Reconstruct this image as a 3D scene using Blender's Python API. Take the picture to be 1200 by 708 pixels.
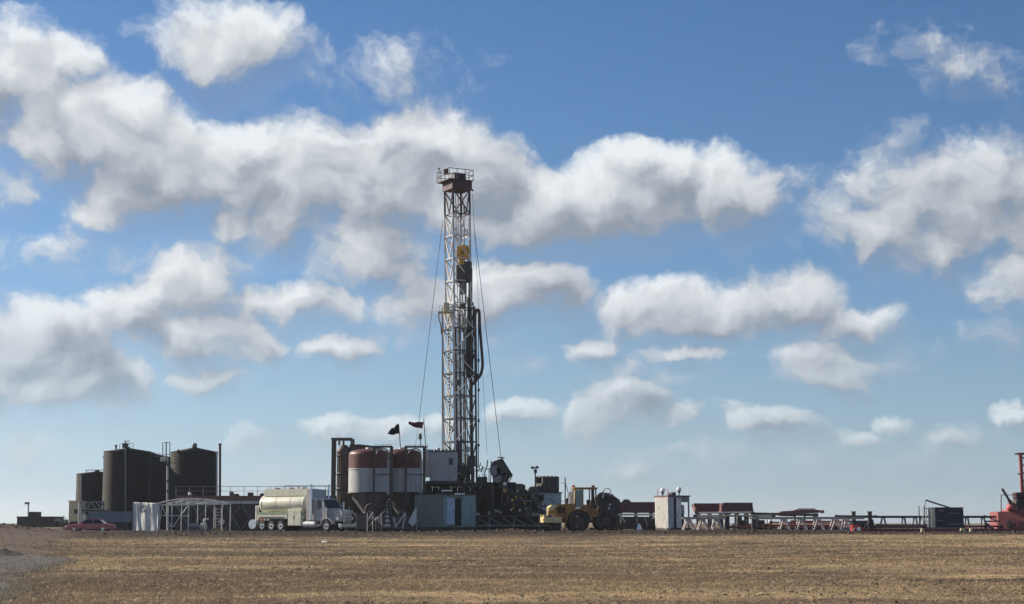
import bpy, math, random
import numpy as np
from mathutils import Vector, Matrix

for o in list(bpy.data.objects):
    bpy.data.objects.remove(o)
scene = bpy.context.scene
col = scene.collection
R = math.radians
random.seed(7)
rng = np.random.default_rng(7)

# ------------------------------------------------------------------ camera
F = 1950.0                       # focal length in photo pixels (1200 wide)
CAM_Z = 0.80
PITCH = math.atan((613 - 354) / F)
cam_d = bpy.data.cameras.new('camera')
cam_d.sensor_width = 36.0
cam_d.lens = F * 36.0 / 1200.0
cam_d.clip_start = 0.5
cam_d.clip_end = 30000
cam = bpy.data.objects.new('camera', cam_d)
cam.location = (0, 0, CAM_Z)
cam.rotation_euler = (R(90) + PITCH, 0, 0)
col.objects.link(cam)
scene.camera = cam

CP, SP = math.cos(PITCH), math.sin(PITCH)


def at(px, py, Y):
    """world point seen at photo pixel (px, py) standing on the plane y = Y"""
    a = (px - 600) / F
    b = (354 - py) / F
    t = Y / (CP - b * SP)
    return Vector((a * t, Y, CAM_Z + t * (SP + b * CP)))


def azel(px, py):
    a = (px - 600) / F
    b = (354 - py) / F
    x, y, z = a, CP - b * SP, SP + b * CP
    return math.degrees(math.atan2(x, y)), math.degrees(math.atan2(z, math.hypot(x, y)))


# ------------------------------------------------------------------ sun and sky
SUN_AZ, SUN_EL = -67.0, 27.0     # degrees: azimuth from +Y (left is negative), elevation
sun_d = bpy.data.lights.new('sun', 'SUN')
sun_d.energy = 4.8
sun_d.angle = R(0.55)
sun_d.color = (1.0, 0.89, 0.74)
sun = bpy.data.objects.new('sun', sun_d)
sdir = Vector((math.sin(R(SUN_AZ)) * math.cos(R(SUN_EL)), math.cos(R(SUN_AZ)) * math.cos(R(SUN_EL)), math.sin(R(SUN_EL))))
sun.rotation_euler = sdir.to_track_quat('Z', 'Y').to_euler()
sun.location = sdir * 400
col.objects.link(sun)

scene.view_settings.view_transform = 'Standard'
scene.view_settings.look = 'None'
EXPO = 0.6                       # exposed for the shaded side of the plant
scene.view_settings.exposure = EXPO
scene.view_settings.gamma = 1.0
scene.view_settings.use_curve_mapping = False

world = bpy.data.worlds.new('World')
scene.world = world
world.use_nodes = True
wn = world.node_tree
wn.nodes.clear()
SKY_STRENGTH = 0.10 / 2 ** EXPO

# lobes of the clouds: photo pixel centre, radii, body (1 = dense, under 0.6 = thin veil)
CLOUDS = [
    (25, 95, 95, 62, 1.0), (105, 150, 110, 62, 1.0), (-60, 110, 90, 75, 1.0), (165, 118, 35, 28, .9), (60, 70, 50, 32, 1.0),
    (190, 195, 100, 66, 1.1), (150, 222, 60, 42, 1.0), (290, 200, 110, 62, 1.1), (395, 205, 110, 62, 1.1),
    (500, 182, 88, 66, 1.15), (545, 215, 85, 62, 1.15), (625, 240, 90, 44, 1.1), (700, 225, 60, 45, 1.0), (740, 190, 50, 32, .9),
    (770, 220, 85, 56, 1.1), (850, 225, 58, 50, 1.05), (690, 258, 120, 30, .95), (560, 255, 90, 34, 1.0), (450, 235, 120, 44, 1.0),
    (425, 288, 72, 52, .92), (465, 306, 46, 36, .8), (345, 262, 80, 36, .8), (285, 258, 60, 28, .76), (90, 205, 50, 30, .7),
    (60, 405, 100, 58, 1.1), (-30, 420, 90, 60, 1.1), (70, 440, 100, 40, 1.15), (165, 372, 72, 50, 1.1), (215, 338, 55, 46, 1.05),
    (235, 385, 75, 46, 1.1), (285, 398, 48, 32, .9), (240, 444, 46, 18, .8), (80, 462, 110, 18, .8), (255, 310, 50, 26, .7),
    (330, 360, 80, 24, .74), (395, 357, 46, 20, .74), (402, 405, 52, 20, .85), (485, 352, 62, 30, .72), (600, 336, 84, 40, 1.05),
    (555, 352, 70, 30, .8), (640, 350, 50, 26, .8), (520, 380, 80, 26, .6),
    (690, 401, 46, 21, .85), (812, 412, 50, 13, .75), (765, 360, 84, 34, 1.0), (850, 362, 100, 36, 1.05), (925, 354, 80, 38, 1.05),
    (985, 374, 66, 27, .85), (972, 426, 66, 30, .95),
    (728, 477, 74, 35, 1.1), (682, 482, 40, 22, .9), (612, 486, 44, 15, .71), (785, 492, 42, 19, .85), (905, 503, 52, 20, 1.0),
    (995, 511, 34, 14, .72), (1046, 495, 30, 12, .71), (1130, 515, 46, 11, .6), (1185, 489, 26, 11, .72), (872, 487, 26, 12, .5),
    (1062, 238, 86, 72, .84), (1125, 243, 92, 70, .92), (1170, 222, 70, 56, .9), (1000, 246, 60, 42, .6), (1070, 280, 70, 36, .9),
    (1195, 312, 46, 42, .75), (1240, 250, 80, 70, 1.0), (930, 245, 60, 36, .55),
    (265, 48, 86, 42, 1.0), (215, 40, 50, 30, .7), (310, 72, 45, 20, .62), (425, 80, 85, 22, .46), (470, 85, 40, 16, .48),
    (1075, 48, 42, 18, .46), (1118, 74, 40, 20, .5), (1160, 92, 36, 16, .42),
    (400, 506, 56, 15, .71), (450, 512, 50, 17, .74), (510, 505, 48, 13, .71), (291, 512, 22, 14, .65), (602, 431, 26, 13, .6),
    (738, 552, 36, 8, .55), (30, 525, 50, 16, .5), (5, 190, 26, 50, .6), (50, 300, 80, 22, .5), (150, 280, 60, 18, .42),
    (760, 435, 70, 18, .5), (1120, 410, 50, 14, .4), (900, 540, 80, 10, .35), (1060, 540, 90, 10, .4), (240, 560, 80, 10, .3),
]
# every lobe in units of 100 photo pixels' worth of angle
UNIT = math.degrees(100 / F)


def world_sky():
    N, L = wn.nodes, wn.links

    def math_n(op, a=None, b=None, c=None, clamp=False):
        n = N.new('ShaderNodeMath')
        n.operation = op
        n.use_clamp = clamp
        for i, v in enumerate((a, b, c)):
            if v is None:
                continue
            if isinstance(v, (int, float)):
                n.inputs[i].default_value = v
            else:
                L.new(v, n.inputs[i])
        return n.outputs[0]

    def vec_n(op, a=None, b=None, c=None, out=0):
        n = N.new('ShaderNodeVectorMath')
        n.operation = op
        for i, v in enumerate((a, b, c)):
            if v is None:
                continue
            if isinstance(v, tuple):
                n.inputs[i].default_value = v
            else:
                L.new(v, n.inputs[i])
        return n.outputs[out]

    def noise(vec, scale, detail, rough):
        n = N.new('ShaderNodeTexNoise')
        n.noise_dimensions = '2D'
        n.inputs['Scale'].default_value = scale
        n.inputs['Detail'].default_value = detail
        n.inputs['Roughness'].default_value = rough
        L.new(vec, n.inputs['Vector'])
        return n

    def smooth(x, lo, hi, a=0.0, b=1.0, kind='SMOOTHSTEP'):
        n = N.new('ShaderNodeMapRange')
        n.interpolation_type = kind
        for i, v in enumerate((lo, hi, a, b)):
            n.inputs[i + 1].default_value = v
        L.new(x, n.inputs[0])
        return n.outputs[0]

    # --- direction -> angle plane, 1 unit = 100 photo pixels
    tc = N.new('ShaderNodeTexCoord')
    sep = N.new('ShaderNodeSeparateXYZ')
    L.new(tc.outputs['Generated'], sep.inputs[0])
    up = sep.outputs[2]
    k = 180 / math.pi / UNIT
    ax = math_n('MULTIPLY', math_n('ARCTAN2', sep.outputs[0], sep.outputs[1]), k)
    ay = math_n('MULTIPLY', math_n('ARCSINE', up), k)
    cmb = N.new('ShaderNodeCombineXYZ')
    L.new(ax, cmb.inputs[0])
    L.new(ay, cmb.inputs[1])
    P = cmb.outputs[0]

    # --- clear sky
    sky = N.new('ShaderNodeTexSky')
    sky.sky_type = 'NISHITA'
    sky.sun_disc = False
    sky.sun_elevation = R(SUN_EL)
    sky.sun_rotation = R(SUN_AZ)
    sky.altitude = 300
    sky.air_density = AIR
    sky.dust_density = DUST
    sky.ozone_density = OZONE
    tr = N.new('ShaderNodeValToRGB')
    te = tr.color_ramp.elements
    te[0].position, te[0].color = TINT[0][0], TINT[0][1] + (1,)
    te[1].position, te[1].color = TINT[-1][0], TINT[-1][1] + (1,)
    for pos, c in TINT[1:-1]:
        x = te.new(pos)
        x.color = c + (1,)
    L.new(up, tr.inputs[0])
    clear = vec_n('MULTIPLY', sky.outputs[0], vec_n('MULTIPLY', tr.outputs[0], (2.0, 2.0, 2.0)))

    # clouds pale into the bright air low over the horizon
    low = smooth(up, 0.0, .15, .55, 1.0)
    # slow wander of the outlines, shared by all look-ups
    n1 = noise(P, .9, 1.0, .5)
    n2 = noise(P, 4.2, 4.0, .62)
    q = vec_n('MULTIPLY_ADD', vec_n('SUBTRACT', n1.outputs['Color'], (.5, .5, .5)), (.62, .48, 0), P)
    q = vec_n('MULTIPLY_ADD', vec_n('SUBTRACT', n2.outputs['Color'], (.5, .5, .5)), (.25, .20, 0), q)

    # how far towards the sun each look-up reaches: less for the smaller clouds low in the sky
    def reach(x, y0, ky):
        c = N.new('ShaderNodeCombineXYZ')
        c.inputs[0].default_value = x
        L.new(math_n('MULTIPLY_ADD', ay, ky, y0), c.inputs[1])
        return c.outputs[0]
    OFF = (None, reach(-.07, .05, .011), reach(-.14, .09, .052))
    FBM = ((1.7, 8.0, .60), (1.7, 3.0, .5), (1.7, 1.0, .5))

    # cloud lit from beyond looks brighter the nearer it stands to the sun
    toward = vec_n('DOT_PRODUCT', tc.outputs['Generated'], tuple(sdir), out=1)
    lit0 = math_n('MULTIPLY_ADD', toward, .38, LIT0 - .38 * .30)

    def closure(field):
        """field(point) -> how deep inside a cloud; returns the sky shader with those clouds"""
        b = []
        for off, (sc, dt, rg) in zip(OFF, FBM):
            p = q if off is None else vec_n('ADD', q, off)
            f = field(p)
            nb = noise(vec_n('MULTIPLY', p, (1, 1.2, 1)), sc, dt, rg)
            b.append(math_n('ADD', f, math_n('MULTIPLY_ADD', nb.outputs['Fac'], NOISE_K, -.5 * NOISE_K)))
        # tops end crisply, bases feather out
        under = math_n('SUBTRACT', b[2], b[0], clamp=True)
        mr = N.new('ShaderNodeMapRange')
        mr.interpolation_type = 'SMOOTHSTEP'
        L.new(b[0], mr.inputs[0])
        L.new(math_n('MULTIPLY_ADD', under, -.30, -.20), mr.inputs[1])
        L.new(math_n('MULTIPLY_ADD', under, 1.2, .70), mr.inputs[2])
        alpha = mr.outputs[0]
        veil = smooth(b[2], .0, 1.2, 0.0, .28)
        alpha = math_n('MAXIMUM', alpha, veil)
        # a spot is bright where little cloud lies between it and the sun, grey towards the base
        b0 = math_n('MAXIMUM', b[0], .15)
        lit = math_n('MULTIPLY_ADD', math_n('SUBTRACT', b0, b[2]), .44, lit0)
        lit = math_n('MULTIPLY_ADD', math_n('SUBTRACT', b[0], b[1]), RELIEF, lit)
        lit = math_n('MULTIPLY_ADD', n1.outputs['Fac'], .36, math_n('SUBTRACT', lit, .18))
        deep = smooth(b[2], .30, 1.5, 0.0, .26)
        lit = math_n('SUBTRACT', lit, deep, clamp=True)
        cr = N.new('ShaderNodeValToRGB')
        e = cr.color_ramp.elements
        e[0].position, e[0].color = 0.0, CLOUD_RAMP[0][1] + (1,)
        e[1].position, e[1].color = 1.0, CLOUD_RAMP[-1][1] + (1,)
        for pos, c in CLOUD_RAMP[1:-1]:
            x = e.new(pos)
            x.color = c + (1,)
        L.new(lit, cr.inputs[0])
        cloud = vec_n('MULTIPLY', cr.outputs[0], (1 / SKY_STRENGTH / 2 ** EXPO,) * 3)
        mix = N.new('ShaderNodeMix')
        mix.data_type = 'RGBA'
        L.new(math_n('MULTIPLY', alpha, low), mix.inputs['Factor'])
        L.new(clear, mix.inputs['A'])
        L.new(cloud, mix.inputs['B'])
        bg = N.new('ShaderNodeBackground')
        bg.inputs['Strength'].default_value = SKY_STRENGTH
        L.new(mix.outputs['Result'], bg.inputs['Color'])
        return bg.outputs[0]

    def mix_shader(fac, a, b):
        n = N.new('ShaderNodeMixShader')
        L.new(fac, n.inputs[0])
        L.new(a, n.inputs[1])
        L.new(b, n.inputs[2])
        return n.outputs[0]

    lobes = []
    for (px, py, rx, ry, amp) in CLOUDS:
        az, el = azel(px, py)
        amp = amp if amp > .7 else max(.06, amp - .32)
        if 140 < py < 262 and px < 880 and amp > .75:     # the long bank is one thick mass
            amp += .25
        lobes.append((az / UNIT, el / UNIT, rx * (1.16 if py < 345 else 1.07) / 100, ry * (1.15 if py < 345 else 1.05) / 100, amp))

    g = bpy.data.node_groups.new('named_clouds', 'ShaderNodeTree')
    g.interface.new_socket('P', in_out='INPUT', socket_type='NodeSocketVector')
    g.interface.new_socket('Depth', in_out='OUTPUT', socket_type='NodeSocketFloat')
    gp = g.nodes.new('NodeGroupInput').outputs['P']
    acc = None
    for (cx, cy, rx, ry, amp) in lobes:
        m = g.nodes.new('ShaderNodeVectorMath')
        m.operation = 'MULTIPLY_ADD'
        m.inputs[1].default_value = (1 / rx, 1 / ry, 0)
        m.inputs[2].default_value = (-cx / rx, -cy / ry, 0)
        g.links.new(gp, m.inputs[0])
        d = g.nodes.new('ShaderNodeVectorMath')
        d.operation = 'DOT_PRODUCT'
        g.links.new(m.outputs[0], d.inputs[0])
        g.links.new(m.outputs[0], d.inputs[1])
        f = g.nodes.new('ShaderNodeMath')
        f.operation = 'MULTIPLY_ADD'
        g.links.new(d.outputs['Value'], f.inputs[0])
        f.inputs[1].default_value, f.inputs[2].default_value = -amp, amp
        u = g.nodes.new('ShaderNodeMath')
        u.operation = 'SMOOTH_MAX'
        u.inputs[2].default_value = .25
        if acc is None:
            u.inputs[0].default_value = -1.0
        else:
            g.links.new(acc, u.inputs[0])
        g.links.new(f.outputs[0], u.inputs[1])
        acc = u.outputs[0]
    g.links.new(acc, g.nodes.new('NodeGroupOutput').inputs['Depth'])

    def named_field(p):
        n = N.new('ShaderNodeGroup')
        n.node_tree = g
        L.new(p, n.inputs[0])
        return n.outputs[0]
    inside = closure(named_field)

    # unseen rest of the sky: same clouds, thinned to lower the ambient fill
    def open_field(p):
        big = noise(vec_n('MULTIPLY', p, (.24, .42, 1)), 1.0, 2.0, .5)
        return math_n('MULTIPLY_ADD', big.outputs['Fac'], 5.0, -2.85)
    outside = closure(open_field)
    edge = math_n('MAXIMUM', math_n('SUBTRACT', math_n('ABSOLUTE', ax), 7.3), math_n('SUBTRACT', ay, 6.75))
    m = smooth(edge, 0.0, .9)
    sh = mix_shader(m, inside, outside)
    out = N.new('ShaderNodeOutputWorld')
    L.new(sh, out.inputs[0])


AIR, DUST, OZONE = 1.0, 0.4, 3.0
TINT = [(0.0, (.43, .56, .85)), (.02, (.38, .46, .675)), (.05, (.39, .44, .56)), (.085, (.40, .44, .515)),
        (.16, (.36, .43, .51)), (.30, (.31, .405, .50)), (1.0, (.31, .405, .50))]
NOISE_K, RELIEF, LIT0 = 1.6, .15, .42
CLOUD_RAMP = [(0, (.29, .335, .40)), (.25, (.40, .44, .505)), (.5, (.54, .58, .63)), (.75, (.67, .705, .745)), (1, (.82, .865, .895))]
HAZE = 0.00009
world_sky()
world.cycles.sampling_method = 'MANUAL'
world.cycles.sample_map_resolution = 256
scene.cycles.adaptive_threshold = 0.02
scene.cycles.adaptive_min_samples = 8
scene.cycles.max_bounces = 5

# ------------------------------------------------------------------ materials
MATS = {}


def mat(name, c, rough=.6, metal=0.0, var=.14, scale=2.5, stain=None, stain_amt=.45, stain_scale=1.2, alpha=None):
    """painted or bare surface: base colour, slow tone variation, optional rust or dirt patches"""
    if name in MATS:
        return MATS[name]
    m = bpy.data.materials.new(name)
    m.use_nodes = True
    nt = m.node_tree
    N, L = nt.nodes, nt.links
    b = N['Principled BSDF']
    tc = N.new('ShaderNodeTexCoord')
    n = N.new('ShaderNodeTexNoise')
    n.inputs['Scale'].default_value = scale
    n.inputs['Detail'].default_value = 5
    n.inputs['Roughness'].default_value = .65
    L.new(tc.outputs['Object'], n.inputs['Vector'])
    r = N.new('ShaderNodeValToRGB')
    e = r.color_ramp.elements
    e[0].position, e[1].position = .3, .7
    e[0].color = tuple(x * (1 - var) for x in c) + (1,)
    e[1].color = tuple(min(1, x * (1 + var)) for x in c) + (1,)
    L.new(n.outputs['Fac'], r.inputs[0])
    colr = r.outputs[0]
    if stain:
        mp = N.new('ShaderNodeMapping')
        mp.inputs['Scale'].default_value = (1.0, 1.0, .28)
        L.new(tc.outputs['Object'], mp.inputs[0])
        n2 = N.new('ShaderNodeTexNoise')
        n2.inputs['Scale'].default_value = stain_scale * 2
        n2.inputs['Detail'].default_value = 6
        n2.inputs['Roughness'].default_value = .7
        L.new(mp.outputs[0], n2.inputs['Vector'])
        mr = N.new('ShaderNodeMapRange')
        mr.inputs[1].default_value, mr.inputs[2].default_value = .5, .68
        mr.inputs[3].default_value, mr.inputs[4].default_value = 0, stain_amt
        L.new(n2.outputs['Fac'], mr.inputs[0])
        mx = N.new('ShaderNodeMix')
        mx.data_type = 'RGBA'
        L.new(mr.outputs[0], mx.inputs['Factor'])
        L.new(colr, mx.inputs['A'])
        mx.inputs['B'].default_value = tuple(stain) + (1,)
        colr = mx.outputs['Result']
    L.new(colr, b.inputs['Base Color'])
    b.inputs['Roughness'].default_value = rough
    b.inputs['Metallic'].default_value = metal
    if metal < .5:
        b.inputs['Specular IOR Level'].default_value = .35
    MATS[name] = m
    return m


RUST = (.13, .055, .025)
DUSTC = (.24, .18, .12)
GRIME = (.045, .04, .036)
mat('black_tank', (.022, .022, .022), .72, stain=(.045, .043, .042), stain_amt=.3)
mat('dark_steel', (.068, .064, .062), .6, stain=RUST, stain_amt=.3)
mat('grey_steel', (.22, .225, .23), .5, stain=RUST, stain_amt=.35)
mat('pale_steel', (.55, .54, .51), .5, stain=RUST, stain_amt=.30)
mat('white_paint', (.66, .65, .62), .45, stain=(.22, .19, .16), stain_amt=.5, stain_scale=2)
mat('mast_white', (.64, .62, .58), .5, stain=RUST, stain_amt=.40, stain_scale=2)
mat('mast_maroon', (.062, .023, .025), .5, stain=GRIME, stain_amt=.4)
mat('maroon', (.20, .095, .09), .55, stain=GRIME, stain_amt=.35)
mat('silo_white', (.44, .44, .43), .45, stain=(.20, .17, .14), stain_amt=.45)
mat('silo_red', (.12, .045, .04), .5, stain=(.07, .04, .03), stain_amt=.5)
mat('silo_cone', (.15, .145, .14), .6, stain=DUSTC, stain_amt=.3)
mat('house_blue', (.44, .46, .46), .5, stain=GRIME, stain_amt=.25)
mat('house_teal', (.20, .215, .20), .5, stain=GRIME, stain_amt=.3)
mat('teal_light', (.24, .34, .35), .5, stain=GRIME, stain_amt=.25)
mat('door_blue', (.42, .50, .62), .45, stain=GRIME, stain_amt=.25)
mat('dark_cavity', (.018, .018, .018), .8)
mat('blue_tank', (.17, .22, .29), .5, stain=GRIME, stain_amt=.3)
mat('cream', (.60, .52, .34), .5, stain=DUSTC, stain_amt=.3)
mat('truck_cream', (.70, .68, .54), .35, stain=DUSTC, stain_amt=.30)
mat('truck_green', (.27, .34, .23), .45, stain=DUSTC, stain_amt=.3)
mat('chrome', (.62, .63, .65), .22, .9, var=.05)
mat('tyre', (.045, .042, .04), .85, stain=DUSTC, stain_amt=.35)
mat('glass_dark', (.03, .035, .04), .08, var=.02)
mat('glass_pale', (.20, .26, .25), .06, var=.05)
mat('car_red', (.48, .16, .165), .25, stain=DUSTC, stain_amt=.35)
mat('loader_yellow', (.36, .19, .05), .5, stain=(.09, .065, .045), stain_amt=.75, stain_scale=3)
mat('loader_cream', (.70, .56, .27), .45, stain=DUSTC, stain_amt=.3)
mat('top_yellow', (.62, .33, .05), .45, stain=GRIME, stain_amt=.35)
mat('bright_red', (.52, .045, .045), .45, stain=GRIME, stain_amt=.2)
mat('trestle', (.52, .44, .41), .55, stain=RUST, stain_amt=.4, stain_scale=2)
mat('rig_red', (.30, .095, .09), .5, stain=GRIME, stain_amt=.3)
mat('hose', (.06, .045, .045), .6)
mat('wire', (.04, .04, .042), .5, .3)
mat('flag_black', (.02, .022, .022), .9)
mat('flag_red', (.11, .035, .045), .9)
mat('tan_beam', (.42, .36, .29), .6, stain=RUST, stain_amt=.4)
mat('wood', (.34, .24, .13), .8, stain=GRIME, stain_amt=.3)
mat('cab_white', (.44, .43, .42), .4, stain=(.16, .13, .10), stain_amt=.6, stain_scale=1.6)
mat('fabric', (.60, .60, .565), .8, stain=(.40, .40, .38), stain_amt=.4)
mat('print_grey', (.10, .11, .11), .8)
mat('tarp', (.07, .07, .07), .7)
mat('lamp_white', (.85, .85, .83), .3)
mat('far_dark', (.025, .023, .023), .8)
mat('far_tan', (.20, .17, .13), .8)
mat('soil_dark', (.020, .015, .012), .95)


# ------------------------------------------------------------------ mesh helpers
class MB:
    """collects shapes in world (or thing-local) metres and links them as ONE mesh object"""

    def __init__(self):
        self.v, self.f, self.sm = [], [], []

    def add(self, vs, fs, smooth=False):
        k = len(self.v)
        self.v += [tuple(p) for p in vs]
        self.f += [tuple(i + k for i in f) for f in fs]
        self.sm += [smooth] * len(fs)
        return self

    def box(self, x0, x1, y0, y1, z0, z1):
        return self.add([(x0, y0, z0), (x1, y0, z0), (x1, y1, z0), (x0, y1, z0), (x0, y0, z1), (x1, y0, z1), (x1, y1, z1), (x0, y1, z1)],
                        [(0, 3, 2, 1), (4, 5, 6, 7), (0, 1, 5, 4), (1, 2, 6, 5), (2, 3, 7, 6), (3, 0, 4, 7)])

    def rbox(self, x0, x1, y0, y1, z0, z1, b=.05):
        """box with chamfered edges"""
        vs, idx = [], {}
        for sx in (0, 1):
            for sy in (0, 1):
                for sz in (0, 1):
                    X, Y, Z = (x0, x1)[sx], (y0, y1)[sy], (z0, z1)[sz]
                    dx, dy, dz = (b, -b)[sx], (b, -b)[sy], (b, -b)[sz]
                    for a, p in enumerate(((X, Y + dy, Z + dz), (X + dx, Y, Z + dz), (X + dx, Y + dy, Z))):
                        idx[sx, sy, sz, a] = len(vs)
                        vs.append(p)
        fs = []
        q = ((0, 0), (1, 0), (1, 1), (0, 1))
        for s in (0, 1):
            fs.append([idx[s, i, j, 0] for i, j in q])
            fs.append([idx[i, s, j, 1] for i, j in q])
            fs.append([idx[i, j, s, 2] for i, j in q])
        for i, j in q:
            fs.append([idx[0, i, j, 1], idx[1, i, j, 1], idx[1, i, j, 2], idx[0, i, j, 2]])
            fs.append([idx[i, 0, j, 0], idx[i, 1, j, 0], idx[i, 1, j, 2], idx[i, 0, j, 2]])
            fs.append([idx[i, j, 0, 0], idx[i, j, 1, 0], idx[i, j, 1, 1], idx[i, j, 0, 1]])
        for sx in (0, 1):
            for sy in (0, 1):
                for sz in (0, 1):
                    fs.append([idx[sx, sy, sz, a] for a in range(3)])
        return self.add(vs, fs)

    def beam(self, p0, p1, w, h=None):
        p0, p1 = Vector(p0), Vector(p1)
        d = (p1 - p0).normalized()
        u = d.cross(Vector((0, 0, 1)))
        if u.length < 1e-4:
            u = Vector((1, 0, 0))
        u.normalize()
        v = u.cross(d)
        h = h or w
        a, b = u * w / 2, v * h / 2
        vs = [p + s * a + t * b for p in (p0, p1) for s, t in ((-1, -1), (1, -1), (1, 1), (-1, 1))]
        return self.add(vs, [(0, 1, 2, 3), (7, 6, 5, 4), (0, 4, 5, 1), (1, 5, 6, 2), (2, 6, 7, 3), (3, 7, 4, 0)])

    def cyl(self, p0, p1, r0, r1=None, n=12, caps=True, sy=1.0):
        return self.tube([p0, p1], [r0, r0 if r1 is None else r1], n, caps)

    def tube(self, pts, r, n=8, caps=True):
        pts = [Vector(p) for p in pts]
        rs = r if isinstance(r, (list, tuple)) else [r] * len(pts)
        vs, fs = [], []
        prev = None
        for i, p in enumerate(pts):
            d = (pts[min(i + 1, len(pts) - 1)] - pts[max(i - 1, 0)]).normalized()
            if prev is None:
                u = d.cross(Vector((0, 0, 1)))
                if u.length < 1e-3:
                    u = d.cross(Vector((0, 1, 0)))
            else:
                u = prev - d * prev.dot(d)
            u.normalize()
            prev = u
            w = d.cross(u)
            vs += [p + rs[i] * (math.cos(2 * math.pi * k / n) * u + math.sin(2 * math.pi * k / n) * w) for k in range(n)]
        for i in range(len(pts) - 1):
            for k in range(n):
                a, b = i * n + k, i * n + (k + 1) % n
                fs.append((a, b, b + n, a + n))
        k0 = len(fs)
        self.add(vs, fs, True)
        if caps:
            self.add(vs[:n], [tuple(reversed(range(n)))])
            self.add(vs[-n:], [tuple(range(n))])
        return self

    def lathe(self, c, prof, n=40):
        """prof: (radius, z) pairs about the vertical axis through c"""
        vs, fs = [], []
        for (r, z) in prof:
            vs += [(c[0] + r * math.cos(2 * math.pi * k / n), c[1] + r * math.sin(2 * math.pi * k / n), z) for k in range(n)]
        for i in range(len(prof) - 1):
            for k in range(n):
                a, b = i * n + k, i * n + (k + 1) % n
                fs.append((a, b, b + n, a + n))
        self.add(vs, fs, True)
        for i, rev in ((0, True), (len(prof) - 1, False)):
            if prof[i][0] > 1e-3:
                ring = vs[i * n:(i + 1) * n]
                self.add(ring, [tuple(reversed(range(n))) if rev else tuple(range(n))])
        return self

    def prism(self, poly, y0, y1):
        """poly of (x, z) extruded along y"""
        n = len(poly)
        vs = [(x, y0, z) for x, z in poly] + [(x, y1, z) for x, z in poly]
        fs = [tuple(range(n)), tuple(reversed(range(n, 2 * n)))]
        fs += [(i, i + n, (i + 1) % n + n, (i + 1) % n) for i in range(n)]
        return self.add(vs, fs)

    def wheel(self, c, r, w, n=22):
        """tyre lying along y"""
        x, y, z = c
        prof = [(r * .55, -w / 2), (r * .9, -w / 2), (r, -w * .36), (r, w * .36), (r * .9, w / 2), (r * .55, w / 2)]
        vs, fs = [], []
        for (q, t) in prof:
            vs += [(x + q * math.cos(2 * math.pi * k / n), y + t, z + q * math.sin(2 * math.pi * k / n)) for k in range(n)]
        m = len(prof)
        for i in range(m):
            for k in range(n):
                a, b = i * n + k, i * n + (k + 1) % n
                e = ((i + 1) % m) * n
                fs.append((a, e + k, e + (k + 1) % n, b))
        return self.add(vs, fs, True)

    def disc(self, c, r, w, n=18):
        x, y, z = c
        return self.tube([(x, y - w / 2, z), (x, y + w / 2, z)], r, n)

    def ball(self, c, r, n=10, sz=1.0):
        prof = [(max(1e-3, r * math.sin(math.pi * i / n)), c[2] - r * sz * math.cos(math.pi * i / n)) for i in range(n + 1)]
        return self.lathe(c, prof, 14)

    def build(self, name, material, parent=None, local=False, label=None):
        me = bpy.data.meshes.new(name)
        vs = self.v
        if parent is not None and not local:
            inv = ROOT_INV[parent.name]
            vs = [tuple(inv @ Vector(p)) for p in vs]
        me.from_pydata(vs, [], self.f)
        me.polygons.foreach_set('use_smooth', self.sm)
        me.materials.append(MATS[material] if isinstance(material, str) else material)
        me.update()
        o = bpy.data.objects.new(name, me)
        col.objects.link(o)
        if parent is not None:
            o.parent = parent
            ROOT_INV[o.name] = ROOT_INV[parent.name]
        else:
            ROOT_INV[o.name] = Matrix.Identity(4)
        if label:
            o['label'] = label
        return o


ROOT_INV = {}


def thing(name, label, cat, loc=(0, 0, 0), rz=0.0, group=None):
    o = bpy.data.objects.new(name, None)
    o.empty_display_size = .3
    o.location = loc
    o.rotation_euler = (0, 0, rz)
    col.objects.link(o)
    o['label'], o['category'] = label, cat
    if group:
        o['group'] = group
    ROOT_INV[o.name] = (Matrix.Translation(Vector(loc)) @ Matrix.Rotation(rz, 4, 'Z')).inverted()
    return o


def tag(o, label, cat, group=None):
    o['label'], o['category'] = label, cat
    if group:
        o['group'] = group
    return o


def bar(name, p0, p1, w, material, parent, h=None, local=False):
    return MB().beam(p0, p1, w, h).build(name, material, parent, local)


def rod(name, p0, p1, r, material, parent, n=8, local=False):
    return MB().cyl(p0, p1, r, n=n).build(name, material, parent, local)


# ------------------------------------------------------------------ ground
def fbm2(x, y, octaves=4, seed=0):
    out = np.zeros_like(x, dtype=float)
    a, tot = 1.0, 0.0
    for o in range(octaves):
        xi, yi = np.floor(x).astype(np.int64), np.floor(y).astype(np.int64)
        fx, fy = x - xi, y - yi
        fx, fy = fx * fx * (3 - 2 * fx), fy * fy * (3 - 2 * fy)

        def h(i, j):
            v = (i * 374761393 + j * 668265263 + (seed + o) * 974634777) & 0x7fffffff
            v = ((v ^ (v >> 13)) * 1274126177) & 0x7fffffff
            return ((v ^ (v >> 16)) & 0xffff) / 65535.0
        v = (h(xi, yi) * (1 - fx) + h(xi + 1, yi) * fx) * (1 - fy) + (h(xi, yi + 1) * (1 - fx) + h(xi + 1, yi + 1) * fx) * fy
        out += a * (v - .5)
        tot += a
        a *= .5
        x, y = x * 2.03 + 17.1, y * 2.03 + 5.7
    return out / tot


def base_z(x, y):
    """the field rises gently to the pad, then runs level"""
    return -.0068 * 8 * np.logaddexp(0, (172 - np.asarray(y, float)) / 8.0)


def road_edge(y):
    """x of the right edge of the gravel road on the left"""
    y = np.asarray(y, float)
    return -10.4 - (y - 36) * .257 + .5 * np.sin(y * .11) + .5 * np.sin(y * .31 + 1)


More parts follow.
